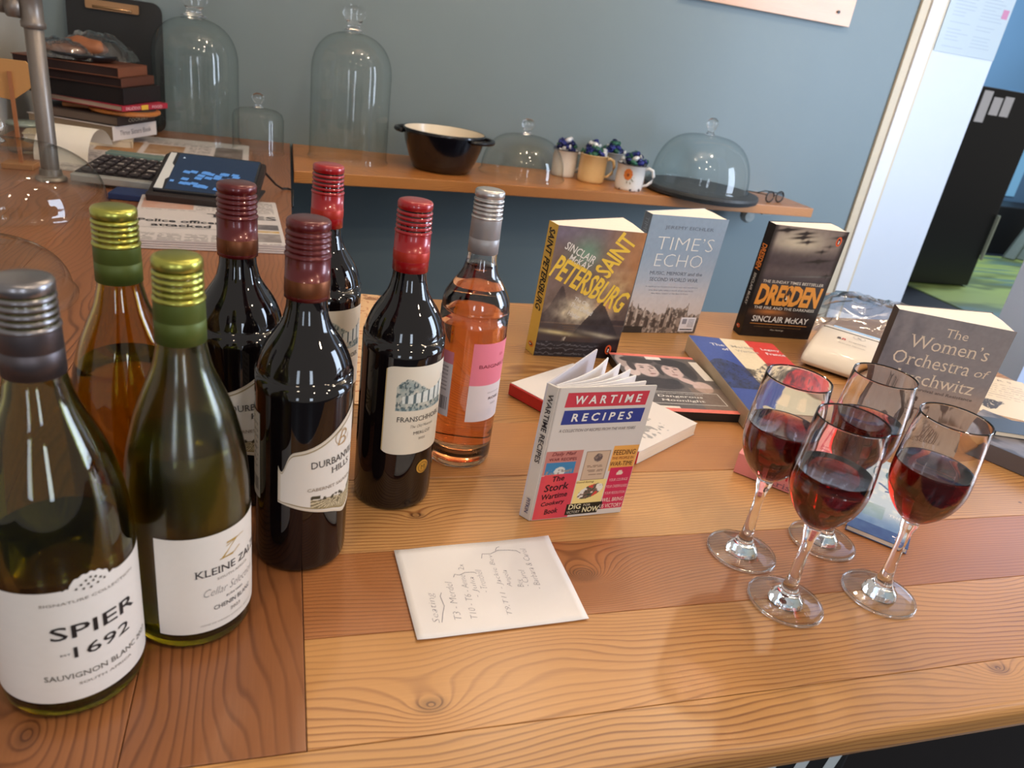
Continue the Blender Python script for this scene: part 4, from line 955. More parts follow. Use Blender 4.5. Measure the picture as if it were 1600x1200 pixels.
# pink book
def w_pink(b, f):
    T(b, f, 'WINTER', .0830, .095, .110, .0150, (206, 70, 84), rot=90, bold=.012); T(b, f, 'GARDEN', .0585, .095, .110, .0150, (206, 70, 84), rot=90, bold=.012)
PB = thing('paperback_book', 'salmon pink paperback lying flat between the left and rear wine glasses', 'book', (0.533, 0.662, 0.0004), rad(-47.5))
PKC = (226, 138, 132)
MB().box(0, .102, 0, .0012, .0002, .0268).build('spine', cover_m(PKC, 'pink_spine'), PB, bevel=.0004)
MB().box(0, .102, .0008, .158, 0, .0005).build('back_cover', cover_m(PKC), PB); MB().box(0, .102, .0008, .158, .0265, .0270).build('front_cover', cover_m(PKC), PB)
MB().box(.0012, .1008, .0014, .1570, .0006, .0264).build('page_block', mat('peach_page_edges', lc(236, 196, 172), .8), PB)
b = MB(); w_pink(b, lambda u, v, l: (u, v, .0270 + l)); b.build('cover_lettering', INK, PB, fix=False)
b = MB(); sp = lambda u, v, l: (u, -l, v)
T(b, sp, 'WINTER', .054, .0185, .058, .0092, (196, 40, 52), bold=.014); T(b, sp, 'Kristin', .064, .0065, .048, .0075, (150, 96, 110), serif=True); b.build('spine_lettering', INK, PB, fix=False)
# blue booklet
def p_blue(U, V):
    n = vnoise(U, V, 6, 14, 61); C = np.ones(U.shape + (3,)) * np.array((186, 200, 212), float)
    C = mixc(C, (214, 218, 220), sm(n, .5, .7)); C = mixc(C, (76, 112, 160), sm(V, .36, .12) * (.5 + .6 * n)); C = mixc(C, (44, 74, 128), (V < .12) * (.6 + .5 * n))
    C = mixc(C, (120, 150, 150), (V < .36) * (V > .2) * (U < .5) * n); r = np.hypot((U - .6), (V - .80) * 3.0)
    C = mixc(C, (60, 110, 130), (np.abs(r - .24) < .035)); C = mixc(C, (214, 180, 160), (r < .16) * .6)
    C = mixc(C, (70, 104, 150), (np.abs(V - .60 - .05 * np.sin(U * 7)) < .012) * (U > .25) * (U < .9)); C = mixc(C, (70, 104, 150), (np.abs(V - .55 - .02 * np.sin(U * 17)) < .010) * (U > .4) * (U < .95))
    return C
BBk = flat_book('narrow pale blue booklet lying flat, just behind the right wine glass', 0.6045, 0.5400, rad(-48.0), 0.0640, 0.2080, 0.0060, (70, 100, 150), PAGE, p_blue, lambda b, f: (T(b, f, '*', .052, .012, .012, .012, (232, 220, 230), bold=.02), T(b, f, 'THE', .044, .060, .014, .006, (232, 230, 230))), 'left', .0012)
# things at the right-hand edge of the counter
def p_cream(U, V):
    n2 = vnoise(U, V, 50, 50, 71, 2); C = np.ones(U.shape + (3,)) * np.array((226, 204, 172), float)
    C = mixc(C, (170, 146, 120), (np.abs(((V * 17) % 1) - .5) < .16) * (V > .42) * (V < .82) * (U > .08) * (U < .92) * (n2 > .4) * .7)
    return mixc(C, (60, 50, 44), (V < .34) * (V > .2 + .1 * np.sin(U * 14)) * (n2 > .3) * (U < .55))
flat_book('cream book with lines of print lying behind the upright orchestra book', 1.045, 0.815, rad(-33), 0.150, 0.205, 0.012, (222, 200, 170), PAGE, p_cream, lambda b, f: T(b, f, 'L E T T E R S', .075, .185, .1, .008, (120, 96, 80), serif=True), 'left', .0014)
def p_grey(U, V):
    n = vnoise(U, V, 5, 6, 81); C = np.ones(U.shape + (3,)) * np.array((110, 104, 106), float)
    return mixc(mixc(C, (64, 58, 60), sm(n, .5, .65)), (150, 140, 136), sm(n, .45, .3) * .7)
GBK = flat_book('grey paperback with blurred photo cover lying at the right edge', 0.930, 0.720, rad(-63), 0.190, 0.135, 0.024, (96, 90, 92), PAGE, p_grey, None, 'none', .0018)
flat_book('small dark blue-grey notebook lying on the grey paperback at the right edge', 0.985, 0.700, rad(-18), 0.075, 0.050, 0.007, (52, 66, 80), PAGE, None, None, 'left', z=.0245)

# handwritten note
NT = thing('handwritten_note', 'white sheet of paper with handwritten seating list lying on the counter', 'paper', (0.1035, 0.4345, 0.0004), rad(1.0))
nb = MB(); NX = 24; NY = 16
c00, c10, c11, c01 = (0.0015, -0.0015), (0.1515, 0.0020), (0.1535, 0.1170), (-0.0010, 0.1110)
def note(u, v, l=0.0):
    a, c = u / .152, v / .112
    x = c00[0] * (1 - a) * (1 - c) + c10[0] * a * (1 - c) + c11[0] * a * c + c01[0] * (1 - a) * c
    y = c00[1] * (1 - a) * (1 - c) + c10[1] * a * (1 - c) + c11[1] * a * c + c01[1] * (1 - a) * c
    e = max(0, abs(a - .5) - .42) + max(0, abs(c - .5) - .42)
    return (x, y, 0.0003 + .008 * e + .0009 * abs(math.sin(a * 5)) * abs(math.sin(c * 4)) + l)
nb.add([note(.152 * i / NX, .112 * j / NY) for j in range(NY + 1) for i in range(NX + 1)], [(j * (NX + 1) + i, j * (NX + 1) + i + 1, (j + 1) * (NX + 1) + i + 1, (j + 1) * (NX + 1) + i) for j in range(NY) for i in range(NX)])
o = nb.build('sheet', PAPER, NT, smooth=True); so = o.modifiers.new('thick', 'SOLIDIFY'); so.thickness = 0.0002; so.offset = -1
b = MB(); PEN = (96, 92, 112)
for s, x, y, ww, hh in [('Seating', .021, .034, .036, .0075), ('T3 - Merdel', .039, .040, .046, .0060), ('T10 - T6 - Anne', .053, .043, .054, .0056), ('- Julia', .062, .053, .026, .0056), ('- Trenchell', .070, .060, .030, .0056),
                        ('T9,T11 - Jackie Bev', .086, .055, .078, .0058), ('Angela', .095, .060, .022, .0056), ('Bev', .104, .052, .010, .0052), ('- Carol', .110, .058, .022, .0056), ('- Barbara & Carol', .120, .070, .056, .0056)]:
    T(b, note, s, x, y, ww, hh, PEN, rot=88, bold=-.024, shear=.25, lift=.0003)
pen(b, note, [(.046, .068), (.048, .072), (.052, .070), (.058, .073), (.066, .072), (.068, .070)], .0005, PEN); T(b, note, '2x', .056, .081, .008, .005, PEN, rot=80, bold=-.024, lift=.0003)
pen(b, note, [(.078, .090), (.080, .096), (.088, .095), (.096, .099), (.106, .098), (.114, .096), (.117, .092)], .0005, PEN); pen(b, note, [(.094, .099), (.096, .103), (.099, .104)], .0005, PEN)
pen(b, note, [(.024, .016), (.027, .026), (.030, .034), (.029, .046), (.031, .050)], .0005, PEN)
b.build('handwriting', INK, NT, fix=False)

# card payment machine
CM = thing('card_machine', 'off-white curved card payment machine lying beside the dark upright paperback', 'card machine', (0.966, 0.992, 0.0004), rad(-50))
prof = [(-.078, .005), (-.083, .012), (-.078, .021), (-.052, .033), (-.016, .0445), (.018, .0505), (.034, .0512), (.060, .046), (.088, .036), (.097, .026), (.095, .010), (.088, .005)]
b = MB(); n = len(prof); xs = [-.066, -.064, -.058, .058, .064, .066]; sc_ = [.80, .93, 1, 1, .93, .80]
vs = []
for x, k in zip(xs, sc_): vs += [(x, .019 + (py - .019) * (1 - (1 - k) * .25), .022 + (pz - .022) * k) for py, pz in prof]
fs = [[i * n + j, i * n + (j + 1) % n, (i + 1) * n + (j + 1) % n, (i + 1) * n + j] for i in range(5) for j in range(n)] + [list(range(n))[::-1], list(range(5 * n, 6 * n))]
CMW = mat('off_white_plastic', lc(224, 212, 198), 0.38, coat=.2, noise=.01)
b.add(vs, fs).build('housing', CMW, CM, smooth=True, bevel=.0015)
MB().box(-.058, .058, -.070, .084, 0, .0125).build('dark_base', BLACKP, CM, bevel=.003)
MB().box(-.0615, .0615, .0255, .0267, .020, .0518).build('lid_seam', mat('seam_grey', lc(120, 108, 96), .6), CM)
cf = lambda u, v, l: (u, v, float(np.interp(v, [-.078, -.052, -.016, .018, .034], [.021, .033, .0445, .0505, .0512])) + .4 * l + .0004)
b = MB(); T(b, cf, 'a', -.026, -.006, .007, .007, (60, 40, 40), bold=.03, lift=.0012); T(b, cf, 'n', -.018, -.006, .006, .007, (190, 40, 50), bold=.03, lift=.0012); T(b, cf, 'Capitec', .006, -.010, .030, .0055, (110, 96, 92), lift=.0016); T(b, cf, 'BUSINESS TERMINAL', .0, -.022, .046, .0028, (150, 140, 130), lift=.0022)
pen(b, cf, [(.004 + .010 * math.cos(t * PI / 12), .012 + .007 * math.sin(t * PI / 12)) for t in range(25)], .0007, (150, 142, 132), .0018); T(b, cf, '%', .004, .012, .008, .006, (110, 104, 100), lift=.0018)
b.build('printed_marks', INK, CM, fix=False)
MB().box(-.050, .050, .052, .064, .0400, .0478).build('paper_slot', mat('pale_blue_plastic', lc(150, 186, 220), .3), CM, bevel=.001)
# crumpled clear bag behind it
rng = np.random.RandomState(4)
def crumple(nx, ny, w, h, hgt, seed, dome=1.0):
    V, U = np.meshgrid(np.linspace(0, 1, ny), np.linspace(0, 1, nx), indexing='ij')
    n = vnoise(U, V, 5, 5, seed, 3); n2 = np.abs(vnoise(U, V, 9, 9, seed + 1, 2) - .5)
    env = np.clip(4 * U * (1 - U), 0, 1) ** .5 * np.clip(4 * V * (1 - V), 0, 1) ** .5
    Z = hgt * env * (dome * .7 + .5 * n) - hgt * n2 * .8 * env + .001
    X = (U - .5) * w + (n2 - .2) * w * .12; Y = (V - .5) * h + (n - .5) * h * .2
    b = MB(); b.add(list(zip(X.ravel(), Y.ravel(), np.maximum(Z, .0008).ravel())), [(j * nx + i, j * nx + i + 1, (j + 1) * nx + i + 1, (j + 1) * nx + i) for j in range(ny - 1) for i in range(nx - 1)])
    return b
PBG = thing('plastic_bag', 'crumpled clear plastic bag lying behind the card machine', 'bag', (1.185, 1.160, 0.0006), rad(-38))
crumple(30, 26, .30, .20, .062, 3, 1.3).build('film', FILM, PBG, smooth=True)
# kraft leaflet between the bottles
def p_leaf(U, V):
    n = vnoise(U, V, 10, 40, 91, 2); C = np.ones(U.shape + (3,)) * np.array((222, 182, 138), float)
    r = np.abs(np.sin(U * 9) * np.sin(V * 44)); C = mixc(C, (176, 96, 60), (np.abs(r - .5) < .12) * (n > .45) * .8)
    return mixc(C, (140, 90, 60), ((V > .93) & (n > .5)) * .7)
LF = thing('printed_leaflet', 'long beige leaflet with brown print lying between the red-capped bottles', 'leaflet', (0.072, 0.84, 0.0004), rad(-7.0))
MB().box(0, .078, 0, .42, 0, .0008).build('sheet', mat('kraft_paper', lc(214, 176, 134), .7), LF)
picture('print', INK, LF, lambda u, v, l: (u, v, .0008 + l), .078, .42, .002, p_leaf)
b = MB(); T(b, lambda u, v, l: (u, v, .0008 + l), 'ABOUT US', .04, .405, .05, .008, (150, 90, 60), serif=True); b.build('lettering', INK, LF, fix=False)

# ---------------------------------------------------------------- glass domes on the shelf and the counter
def bell(label_, x, y, r, ztop, zk, shape='tall', kr=0.028, name='glass_dome', z=0.0004, group='glass domes and bells'):
    D = thing(name, label_, 'glass dome', (x, y, z), 0, group)
    if shape == 'tall':
        zc = ztop - r * .98; p = [(r + .004, 0), (r + .005, .004), (r + .001, .009), (r, .02), (r, zc)]
        for k in range(1, 13):
            a = k / 12 * PI / 2; p.append((r * max(math.cos(a), 0) ** .82, zc + (ztop - zc) * math.sin(a) ** .92))
    elif shape == 'flat':
        p = [(r + .002, 0), (r + .003, .004), (r, .010), (r, ztop - .030), (r - .006, ztop - .014), (r - .020, ztop - .005), (r * .35, ztop), (0, ztop)]
    else:
        p = [(r + .006, 0), (r + .007, .004), (r + .001, .010)]
        for k in range(0, 14):
            a = k / 13 * PI / 2; p.append((r * (max(math.cos(a), 0) ** .62), .012 + (ztop - .012) * math.sin(a) ** 1.0))
    p[-1] = (0, p[-1][1])
    MB().lathe(p, 64).build('glass_bell', BELL, D, smooth=True)
    H = zk - ztop
    q = [(0, ztop - .001), (kr * .95, ztop + H * .02), (kr * .60, ztop + H * .12), (kr * .48, ztop + H * .28), (kr * .85, ztop + H * .48), (kr, ztop + H * .66), (kr * .82, ztop + H * .88), (kr * .4, zk), (0, zk)]
    MB().lathe(q, 32).build('knob', CRYSTAL, D, smooth=True)
    return D
bell('tall glass bell jar standing on the counter beside the stack of books', -0.268, 2.690, 0.126, 0.366, 0.440, 'tall', .041)
bell('tall glass bell jar standing on the left end of the wall shelf', 0.205, 2.615, 0.127, 0.392, 0.470, 'tall', .036)
bell('small flat-topped glass dome between the two tall bell jars', -0.080, 2.590, 0.078, 0.135, 0.180, 'flat', .018)
bell('low wide glass cake dome on the shelf beside the black casserole', 0.832, 2.655, 0.152, 0.142, 0.196, 'low', .024)
BB = bell('low glass cake dome on a round dark slate board at the shelf right end', 1.552, 2.640, 0.190, 0.190, 0.252, 'low', .022, z=.0305)
bell('big low glass dome at the left edge beside the metal pipe stand', -0.545, 1.720, 0.190, 0.120, 0.165, 'low', .022)
bell('smaller glass dome with knob at the left edge behind the nearest bottle', -0.440, 1.165, 0.142, 0.082, 0.125, 'low', .024)
SL = mat('dark_slate', lc(54, 56, 58), 0.5, noise=0.3, nscale=25, bump=.3)
sb = thing('slate_board', 'round dark slate cake board under the right glass dome', 'board', (1.552, 2.610, 0.0004))
MB().lathe([(0, 0), (.205, 0), (.219, .006), (.222, .018), (.219, .028), (.212, .030), (0, .030)], 64).build('board', SL, sb, smooth=False, bevel=0)
# casserole
cs = thing('casserole_pot', 'open black oval casserole with cream inside on the shelf', 'pot', (0.522, 2.600, 0.0004), rad(-32))
MB().lathe([(0, 0), (.088, 0), (.100, .006), (.116, .040), (.132, .085), (.139, .118), (.141, .128), (.1385, .132), (.136, .131)], 56).build('pot_body', mat('black_enamel', lc(16, 14, 20), .22, coat=.5), cs, smooth=True)
MB().lathe([(.1362, .131), (.1355, .126), (.131, .110), (.121, .070), (.105, .030), (.085, .012), (0, .010)], 56).build('inner_glaze', mat('cream_enamel', lc(232, 218, 196), .3, coat=.4, noise=.02), cs, smooth=True)
for s in (0, PI):
    pts = [(math.cos(s + a) * (.139 + .034 * math.cos(a * 2.6)), math.sin(s + a) * (.139 + .034 * math.cos(a * 2.6)), .116) for a in np.linspace(-.55, .55, 13)]
    MB().tube(pts, .0075, 10).build('handle', mat('black_enamel_handle', lc(18, 16, 20), .3), cs, smooth=True)
# enamel mugs full of wrapped sweets
def mug(label_, x, y, r, h, m, hdir, rim=None, grp='enamel mugs on the shelf'):
    M_ = thing('enamel_mug', label_, 'mug', (x, y, 0.0004), hdir, grp)
    MB().lathe([(0, 0), (r * .90, 0), (r * .96, .004), (r * .98, .012), (r, h * .5), (r, h - .002), (r + .0022, h - .0008), (r + .0015, h), (r - .0012, h - .001), (r - .0018, h * .5), (r * .94, .006), (0, .004)], 40).build('cup', m, M_, smooth=True)
    MB().lathe([(r + .0020, h - .0026), (r + .0030, h - .0012), (r + .0020, h + .0006), (r + .0002, h + .0006)], 40).build('rim', rim or m, M_, smooth=True)
    pts = [(r - .001, 0, h * .84), (r + .010, 0, h * .90), (r + .026, 0, h * .84), (r + .033, 0, h * .62), (r + .028, 0, h * .40), (r + .014, 0, h * .26), (r - .001, 0, h * .20)]
    MB().tube(pts, [.0055, .0058, .006, .006, .0055, .005, .0045], 10).build('handle', m, M_, smooth=True)
    return M_
CRM = mat('cream_yellow_enamel', lc(226, 194, 140), .2, coat=.6, noise=.02); GRYE = mat('grey_enamel', lc(140, 146, 148), .25, coat=.5)
DKR = mat('worn_dark_rim', lc(60, 56, 56), .4)
mug('white enamel mug of sweets behind the cream mug, leftmost of the mugs', 1.020, 2.735, .047, .098, WHITEP, rad(10), DKR)
mug('cream yellow enamel mug of sweets in the middle of the mugs', 1.108, 2.665, .052, .100, CRM, rad(-6))
m3 = mug('chipped white enamel mug with orange flower, front mug beside the slate board', 1.226, 2.575, .053, .094, WHITEP, rad(-20), DKR)
mug('grey enamel mug of sweets mostly hidden behind the flower mug', 1.222, 2.762, .047, .104, GRYE, rad(75))
def mw(u, v, l):
    a = rad(20 - 128) + u / .053; return (.0532 * math.cos(a) + l * math.cos(a), .0532 * math.sin(a) + l * math.sin(a), v)
b = MB(); rg = random.Random(3)
for i in range(9):
    a = i / 9 * 2 * PI; poly(b, mw, [(.004 + .0095 * math.cos(a) + .0075 * math.cos(t), .060 + .0125 * math.sin(a) + .0085 * math.sin(t)) for t in np.linspace(0, 2 * PI, 9)[:-1]], (216, 112 + 6 * (i % 3), 46), .0004 + i * .00003)
poly(b, mw, [(.004 + .005 * math.cos(t), .058 + .006 * math.sin(t)) for t in np.linspace(0, 2 * PI, 11)[:-1]], (150, 70, 30), .0009)
for (x, z, a) in [(.016, .046, -.6), (.020, .040, -.2), (.014, .036, -1.2), (.022, .050, .3), (.004, .038, -1.6)]: poly(b, mw, [(x, z), (x + .006 * math.cos(a) + .002, z + .006 * math.sin(a)), (x + .011 * math.cos(a), z + .011 * math.sin(a)), (x + .006 * math.cos(a) - .002, z + .006 * math.sin(a) - .002)], (110, 106, 60), .0005)
b.build('painted_flower', INK, m3, fix=False)
b = MB()
for (x, z, s) in [(.022, .006, .004), (.060, .007, .0045), (.058, .012, .002), (-.02, .004, .003), (.040, .003, .002)]: poly(b, mw, [(x + s * math.cos(t) * (1 + .3 * math.sin(3 * t)), z + s * math.sin(t)) for t in np.linspace(0, 2 * PI, 9)[:-1]], (38, 34, 40), .0005)
b.build('enamel_chips', INK, m3, fix=False)
# sweets: twisted foil wrappers, piled in each mug
SWM = [mat('blue_foil', lc(36, 44, 120), .28, metal=.3), mat('green_foil', lc(44, 96, 74), .28, metal=.3), mat('white_foil', lc(220, 222, 226), .3, metal=.2), mat('navy_foil', lc(26, 30, 84), .25, metal=.3)]
def sweet_mesh(m):
    b = MB(); p = [(a_ * 1.55, z_ * 1.35) for a_, z_ in [(.0, -.0165), (.0075, -.0160), (.0035, -.0115), (.0022, -.0095), (.0068, -.0075), (.0080, 0), (.0068, .0075), (.0022, .0095), (.0035, .0115), (.0075, .0160), (0, .0165)]]
    b.lathe(p, 10, sy=.8); return b
sweets = []
rg = random.Random(11)
MUGS = [(1.020, 2.735, .044, .098, 'white mug, leftmost'), (1.108, 2.665, .048, .100, 'cream yellow mug'), (1.226, 2.575, .049, .094, 'flower mug'), (1.222, 2.762, .044, .104, 'grey rear mug')]
for mi, (mx, my, mr, mh, nm) in enumerate(MUGS):
    for k in range(15):
        lay = 0 if k < 8 else (1 if k < 13 else 2)
        a = k * 2.4 + mi; rr = mr * (.74 if lay == 0 else (.46 if lay == 1 else .12)) * (0.6 + .4 * ((k * 7) % 5) / 4)
        mm = (0, 1, 3, 1, 0, 2)[(k * 5 + mi) % 6]
        if mm < len(SWM) and not any(s_[0] == mm for s_ in sweets):
            o = sweet_mesh(0).build('wrapped_sweet', SWM[mm], None, smooth=True); sweets.append((mm, o))
        else:
            o = [s_[1] for s_ in sweets if s_[0] == mm][0].copy(); COL.objects.link(o)
        o.location = (mx + rr * math.cos(a), my + rr * math.sin(a), TZ + mh + .006 + .013 * lay + rg.uniform(-.002, .003))
        o.rotation_euler = (rg.uniform(.9, 2.2), rg.uniform(-.5, .5), rg.uniform(0, 6.3))
        tag(o, '%s foil wrapped sweet heaped in the %s on the shelf' % (('blue', 'green', 'white', 'navy')[mm], nm), 'sweet', 'wrapped sweets heaped in the mugs')
# spectacles
sp_ = thing('spectacles', 'pair of black framed spectacles at the right end of the shelf', 'spectacles', (1.885, 2.600, 0.0004), rad(22))
for s in (-1, 1):
    ring = [(s * .034 + .026 * math.cos(t), .004 * math.cos(2 * t) * 0, .0225 + .0205 * math.sin(t)) for t in np.linspace(0, 2 * PI, 25)[:-1]]
    MB().tube(ring, .0030, 6, closed=True).build('lens_frame', BLACKP, sp_, smooth=True)
    MB().add([(x, y, z) for x, y, z in ring], [list(range(24))]).build('lens', FILM, sp_)
    MB().tube([(s * .061, 0, .030), (s * .064, .01, .031), (s * .064, .09, .026), (s * .062, .125, .010)], .0020, 6).build('temple', BLACKP, sp_, smooth=True)
MB().tube([(-.009, 0, .026), (0, -.002, .029), (.009, 0, .026)], .0019, 6).build('bridge', BLACKP, sp_, smooth=True)

# ---------------------------------------------------------------- things at the back of the left arm
cb = thing('clipboard', 'black clipboard with brass clip leaning on the wall behind the books', 'clipboard', (-0.515, 2.775, 0.0004), rad(0))
def rr_(w, h, r, n=6):
    pts = []
    for cx, cy, a0 in ((w - r, r, -90), (w - r, h - r, 0), (r, h - r, 90), (r, r, 180)):
        pts += [(cx + r * math.cos(rad(a0 + 90 * k / n)), cy + r * math.sin(rad(a0 + 90 * k / n))) for k in range(n + 1)]
    return pts
tl = lambda px, py, pz: (px - .13, .0 + .12 * py + pz, py)
MB().prism(rr_(.27, .385, .030), 0, .006, f=tl).build('board', mat('black_board', lc(14, 13, 15), .5), cb)
MB().prism(rr_(.150, .026, .005), -.009, -.001, f=lambda x, y, z: tl(x + .055, y + .345, z)).build('clip', mat('brass_clip', lc(168, 128, 92), .3, metal=.8), cb)
MB().tube([tl(.075, .352, -.012), tl(.185, .352, -.012)], .0035, 8).build('clip_roll', mat('brass_clip_roll', lc(190, 150, 110), .25, metal=.8), cb, smooth=True)
# stack of books and folders, from the bottom up
def stack_item(name, label_, cat, x0, y0, w, h, z, t, yaw, coverc, pagec, spine='right', cover_t=.002):
    B = thing(name, label_, cat, (x0, y0, z + .0005), rad(yaw))
    cm = cover_m(coverc, 'cover', .5)
    MB().box(-w, 0, 0, h, 0, cover_t).build('back_cover', cm, B, bevel=.0004); MB().box(-w, 0, 0, h, t - cover_t, t).build('front_cover', cm, B, bevel=.0004)
    if spine: MB().box(-cover_t - .0004, 0, 0, h, .0002, t - .0002).build('spine', cm, B, bevel=.0006)
    MB().box(-w + .003, -cover_t - .0008, .003, h - .003, cover_t + .0001, t - cover_t - .0001).build('page_block', mat('edge_of_pages', lc(*pagec), .85, noise=.12, nscale=300, stretch=(.02, .02, 1)), B)
    return B
S = [('book', 'pale hardback at the very bottom of the book stack', 'book', -.420, 2.430, .27, .16, 0, .022, 8, (206, 188, 158), (206, 190, 164)),
     ('book', 'thick white-spined book second from the bottom of the book stack', 'book', -.462, 2.395, .26, .21, .0228, .040, -24, (212, 202, 198), (150, 130, 108)),
     ('book', 'dark brown book in the stack above the white-spined book', 'book', -.448, 2.400, .25, .19, .0640, .026, -22, (44, 30, 28), (112, 94, 82)),
     ('book', 'thin book with red spine in the middle of the stack', 'book', -.432, 2.385, .27, .20, .1070, .015, -28, (170, 40, 60), (186, 166, 146)),
     ('folder', 'thick near-black leather folder below the two brown ones in the stack', 'folder', -.428, 2.400, .28, .20, .1230, .044, -20, (26, 15, 16), (24, 14, 14)),
     ('folder', 'dark brown leather folder second from the top of the stack', 'folder', -.432, 2.405, .28, .20, .1680, .024, -16, (92, 50, 34), (40, 20, 18)),
     ('folder', 'brown leather folder on top of the stack under the black plate', 'folder', -.437, 2.400, .28, .195, .1930, .026, -13, (122, 70, 46), (44, 22, 18))]
st_ = [stack_item(*a) for a in S]
def on_spine(t, h): return lambda u, v, l: (l + .0004, u, v)
b = MB(); T(b, on_spine(0, 0), 'Three Sisters Book', .105, .020, .15, .014, (110, 104, 110), bold=-.005); b.build('spine_lettering', INK, st_[1], fix=False)
b = MB(); bar(b, on_spine(0, 0), .080, .110, .001, .014, (226, 180, 60)); T(b, on_spine(0, 0), 'DELICIOUS', .045, .0075, .06, .008, (236, 200, 206), lift=.0006); T(b, on_spine(0, 0), 'FOOD', .150, .0075, .045, .008, (236, 200, 206), lift=.0006); b.build('spine_lettering', INK, st_[3], fix=False)
b = MB(); T(b, on_spine(0, 0), 'COOKERY', .10, .013, .10, .010, (190, 176, 150)); b.build('spine_lettering', INK, st_[2], fix=False)
pd = thing('round_paddle', 'round dark paddle with orange wooden rim sticking out of the book stack', 'paddle', (-.445, 2.500, .0912))
MB().lathe([(0, 0), (.088, 0), (.094, .004), (.094, .010), (.088, .013), (0, .013)], 40).build('rim', mat('orange_wood_rim', lc(176, 106, 48), .4, noise=.1), pd)
MB().lathe([(0, .0131), (.082, .0131), (.083, .0142), (.080, .0150), (0, .0150)], 40).build('dark_pad', mat('dark_pad', lc(56, 48, 50), .6), pd)
MB().box(-.16, -.08, -.013, .013, 0.0005, .0125).build('handle', mat('orange_wood_handle', lc(160, 96, 44), .5), pd, bevel=.003)
pl = thing('oval_plate', 'black oval plate on top of the stack carrying bagged pastries', 'plate', (-.562, 2.500, .2200), rad(6))
MB().lathe([(0, .003), (.06, .002), (.088, .006), (.100, .017), (.106, .0205), (.108, .019), (.098, .006), (.085, 0), (0, 0)], 48, sx=1.0, sy=.75).build('plate', mat('black_ceramic', lc(20, 19, 22), .25), pl, smooth=True)
def pastry(lbl, x, y, z, sx, sy, sz, rz, seed):
    o = None; b = MB(); pr = [(math.sin(t) * 1.0, -math.cos(t)) for t in np.linspace(0, PI, 13)]; b.lathe(pr, 24)
    rn = np.random.RandomState(seed); ph = rn.rand(6) * 6
    b.v = [(px * sx * (1 + .06 * math.sin(5 * pz + ph[0]) + .05 * math.sin(4 * px + ph[1])), py * sy * (1 + .06 * math.sin(6 * px + ph[2])), pz * sz * (1 + .1 * math.sin(7 * px + ph[3])) + sz) for px, py, pz in b.v]
    P_ = b.build('pastry', mat('baked_crust', lc(152, 92, 58), .5, noise=.35, nscale=40, bump=.4), None, smooth=True, loc=(x, y, TZ + z), rz=rad(rz)); return tag(P_, lbl, 'pastry')
pastry('brown pastry in a clear bag on the front of the black plate', -.585, 2.470, .2275, .052, .028, .018, 12, 1)
pastry('brown pastry loaf in a clear bag, rear one on the black plate', -.545, 2.530, .2290, .066, .026, .025, -8, 2)
for i, (lbl, x, y, z, w, h, hh, rz) in enumerate([('clear plastic bag crinkled over the front pastry', -.585, 2.468, .2235, .155, .095, .056, 10), ('clear plastic bag crinkled over the rear pastry, reaching right', -.515, 2.560, .2265, .20, .10, .070, -12)]):
    g = thing('plastic_bag', lbl, 'bag', (x, y, z), rad(rz)); crumple(22, 18, w, h, hh, 30 + i * 5, 1.0).build('film', FILM, g, smooth=True)
# metal pipe stand
PM = mat('grey_iron_pipe', lc(132, 122, 114), .38, metal=.6, noise=.12, nscale=30)
pp = thing('pipe_stand', 'grey iron pipe stand with tee joint rising at the left edge', 'stand', (-.512, 1.950, .0004))
MB().lathe([(0, 0), (.031, 0), (.033, .004), (.030, .009), (.024, .012), (.022, .026), (0, .026)], 32).build('floor_flange', PM, pp, smooth=False)
MB().lathe([(.0185, .012), (.0185, .62), (0, .62)], 28).build('pipe', PM, pp, smooth=True)
MB().lathe([(.0190, .318), (.0235, .320), (.0240, .330), (.0215, .334), (.0215, .378), (.0240, .382), (.0235, .392), (.0190, .394)], 28).build('tee_joint', PM, pp, smooth=True)
MB().tube([(-.018, 0, .356), (-.045, 0, .357)], .0215, 20).build('tee_branch', PM, pp, smooth=True)
MB().tube([(-.045, 0, .357), (-.235, 0, .357)], .0160, 20).build('cross_pipe', PM, pp, smooth=True)
MB().tube([(-.06, -.03, .382), (-.235, -.03, .392)], .010, 12).build('brass_rail', mat('brass_rail', lc(180, 140, 70), .35, metal=.7), pp, smooth=True)
tg = thing('wooden_tag', 'orange wooden tag on a thin stick at the left edge before the pipe', 'tag', (-.600, 2.060, .0004))
MB().prism([(-.075, .165), (-.035, .156), (-.001, .152), (.035, .180), (.046, .196), (.046, .225), (.034, .240), (-.075, .240)], 0, .006, f=lambda x, y, z: (x, z, y)).build('board', mat('orange_plywood', lc(196, 140, 78), .5, noise=.06), tg, bevel=.001)
MB().box(-.004, .004, -.006, -.0005, .004, .215).build('stick', mat('stick_wood', lc(168, 104, 60), .5), tg)
MB().box(-.035, .03, -.030, .024, 0, .012).build('foot', mat('foot_wood', lc(176, 120, 70), .5, noise=.1), tg, bevel=.001)
jr = thing('glass_jar', 'small clear glass jar behind the pipe stand at the left edge', 'jar', (-.640, 2.260, .0004))
MB().lathe([(0, 0), (.042, 0), (.045, .004), (.045, .055), (.040, .062), (.040, .070)], 32).build('glass', BELL, jr, smooth=True)
MB().lathe([(.0385, .066), (.042, .066), (.042, .074), (0, .076)], 32).build('lid', mat('pale_green_lid', lc(150, 160, 148), .3, metal=.3), jr, smooth=True)
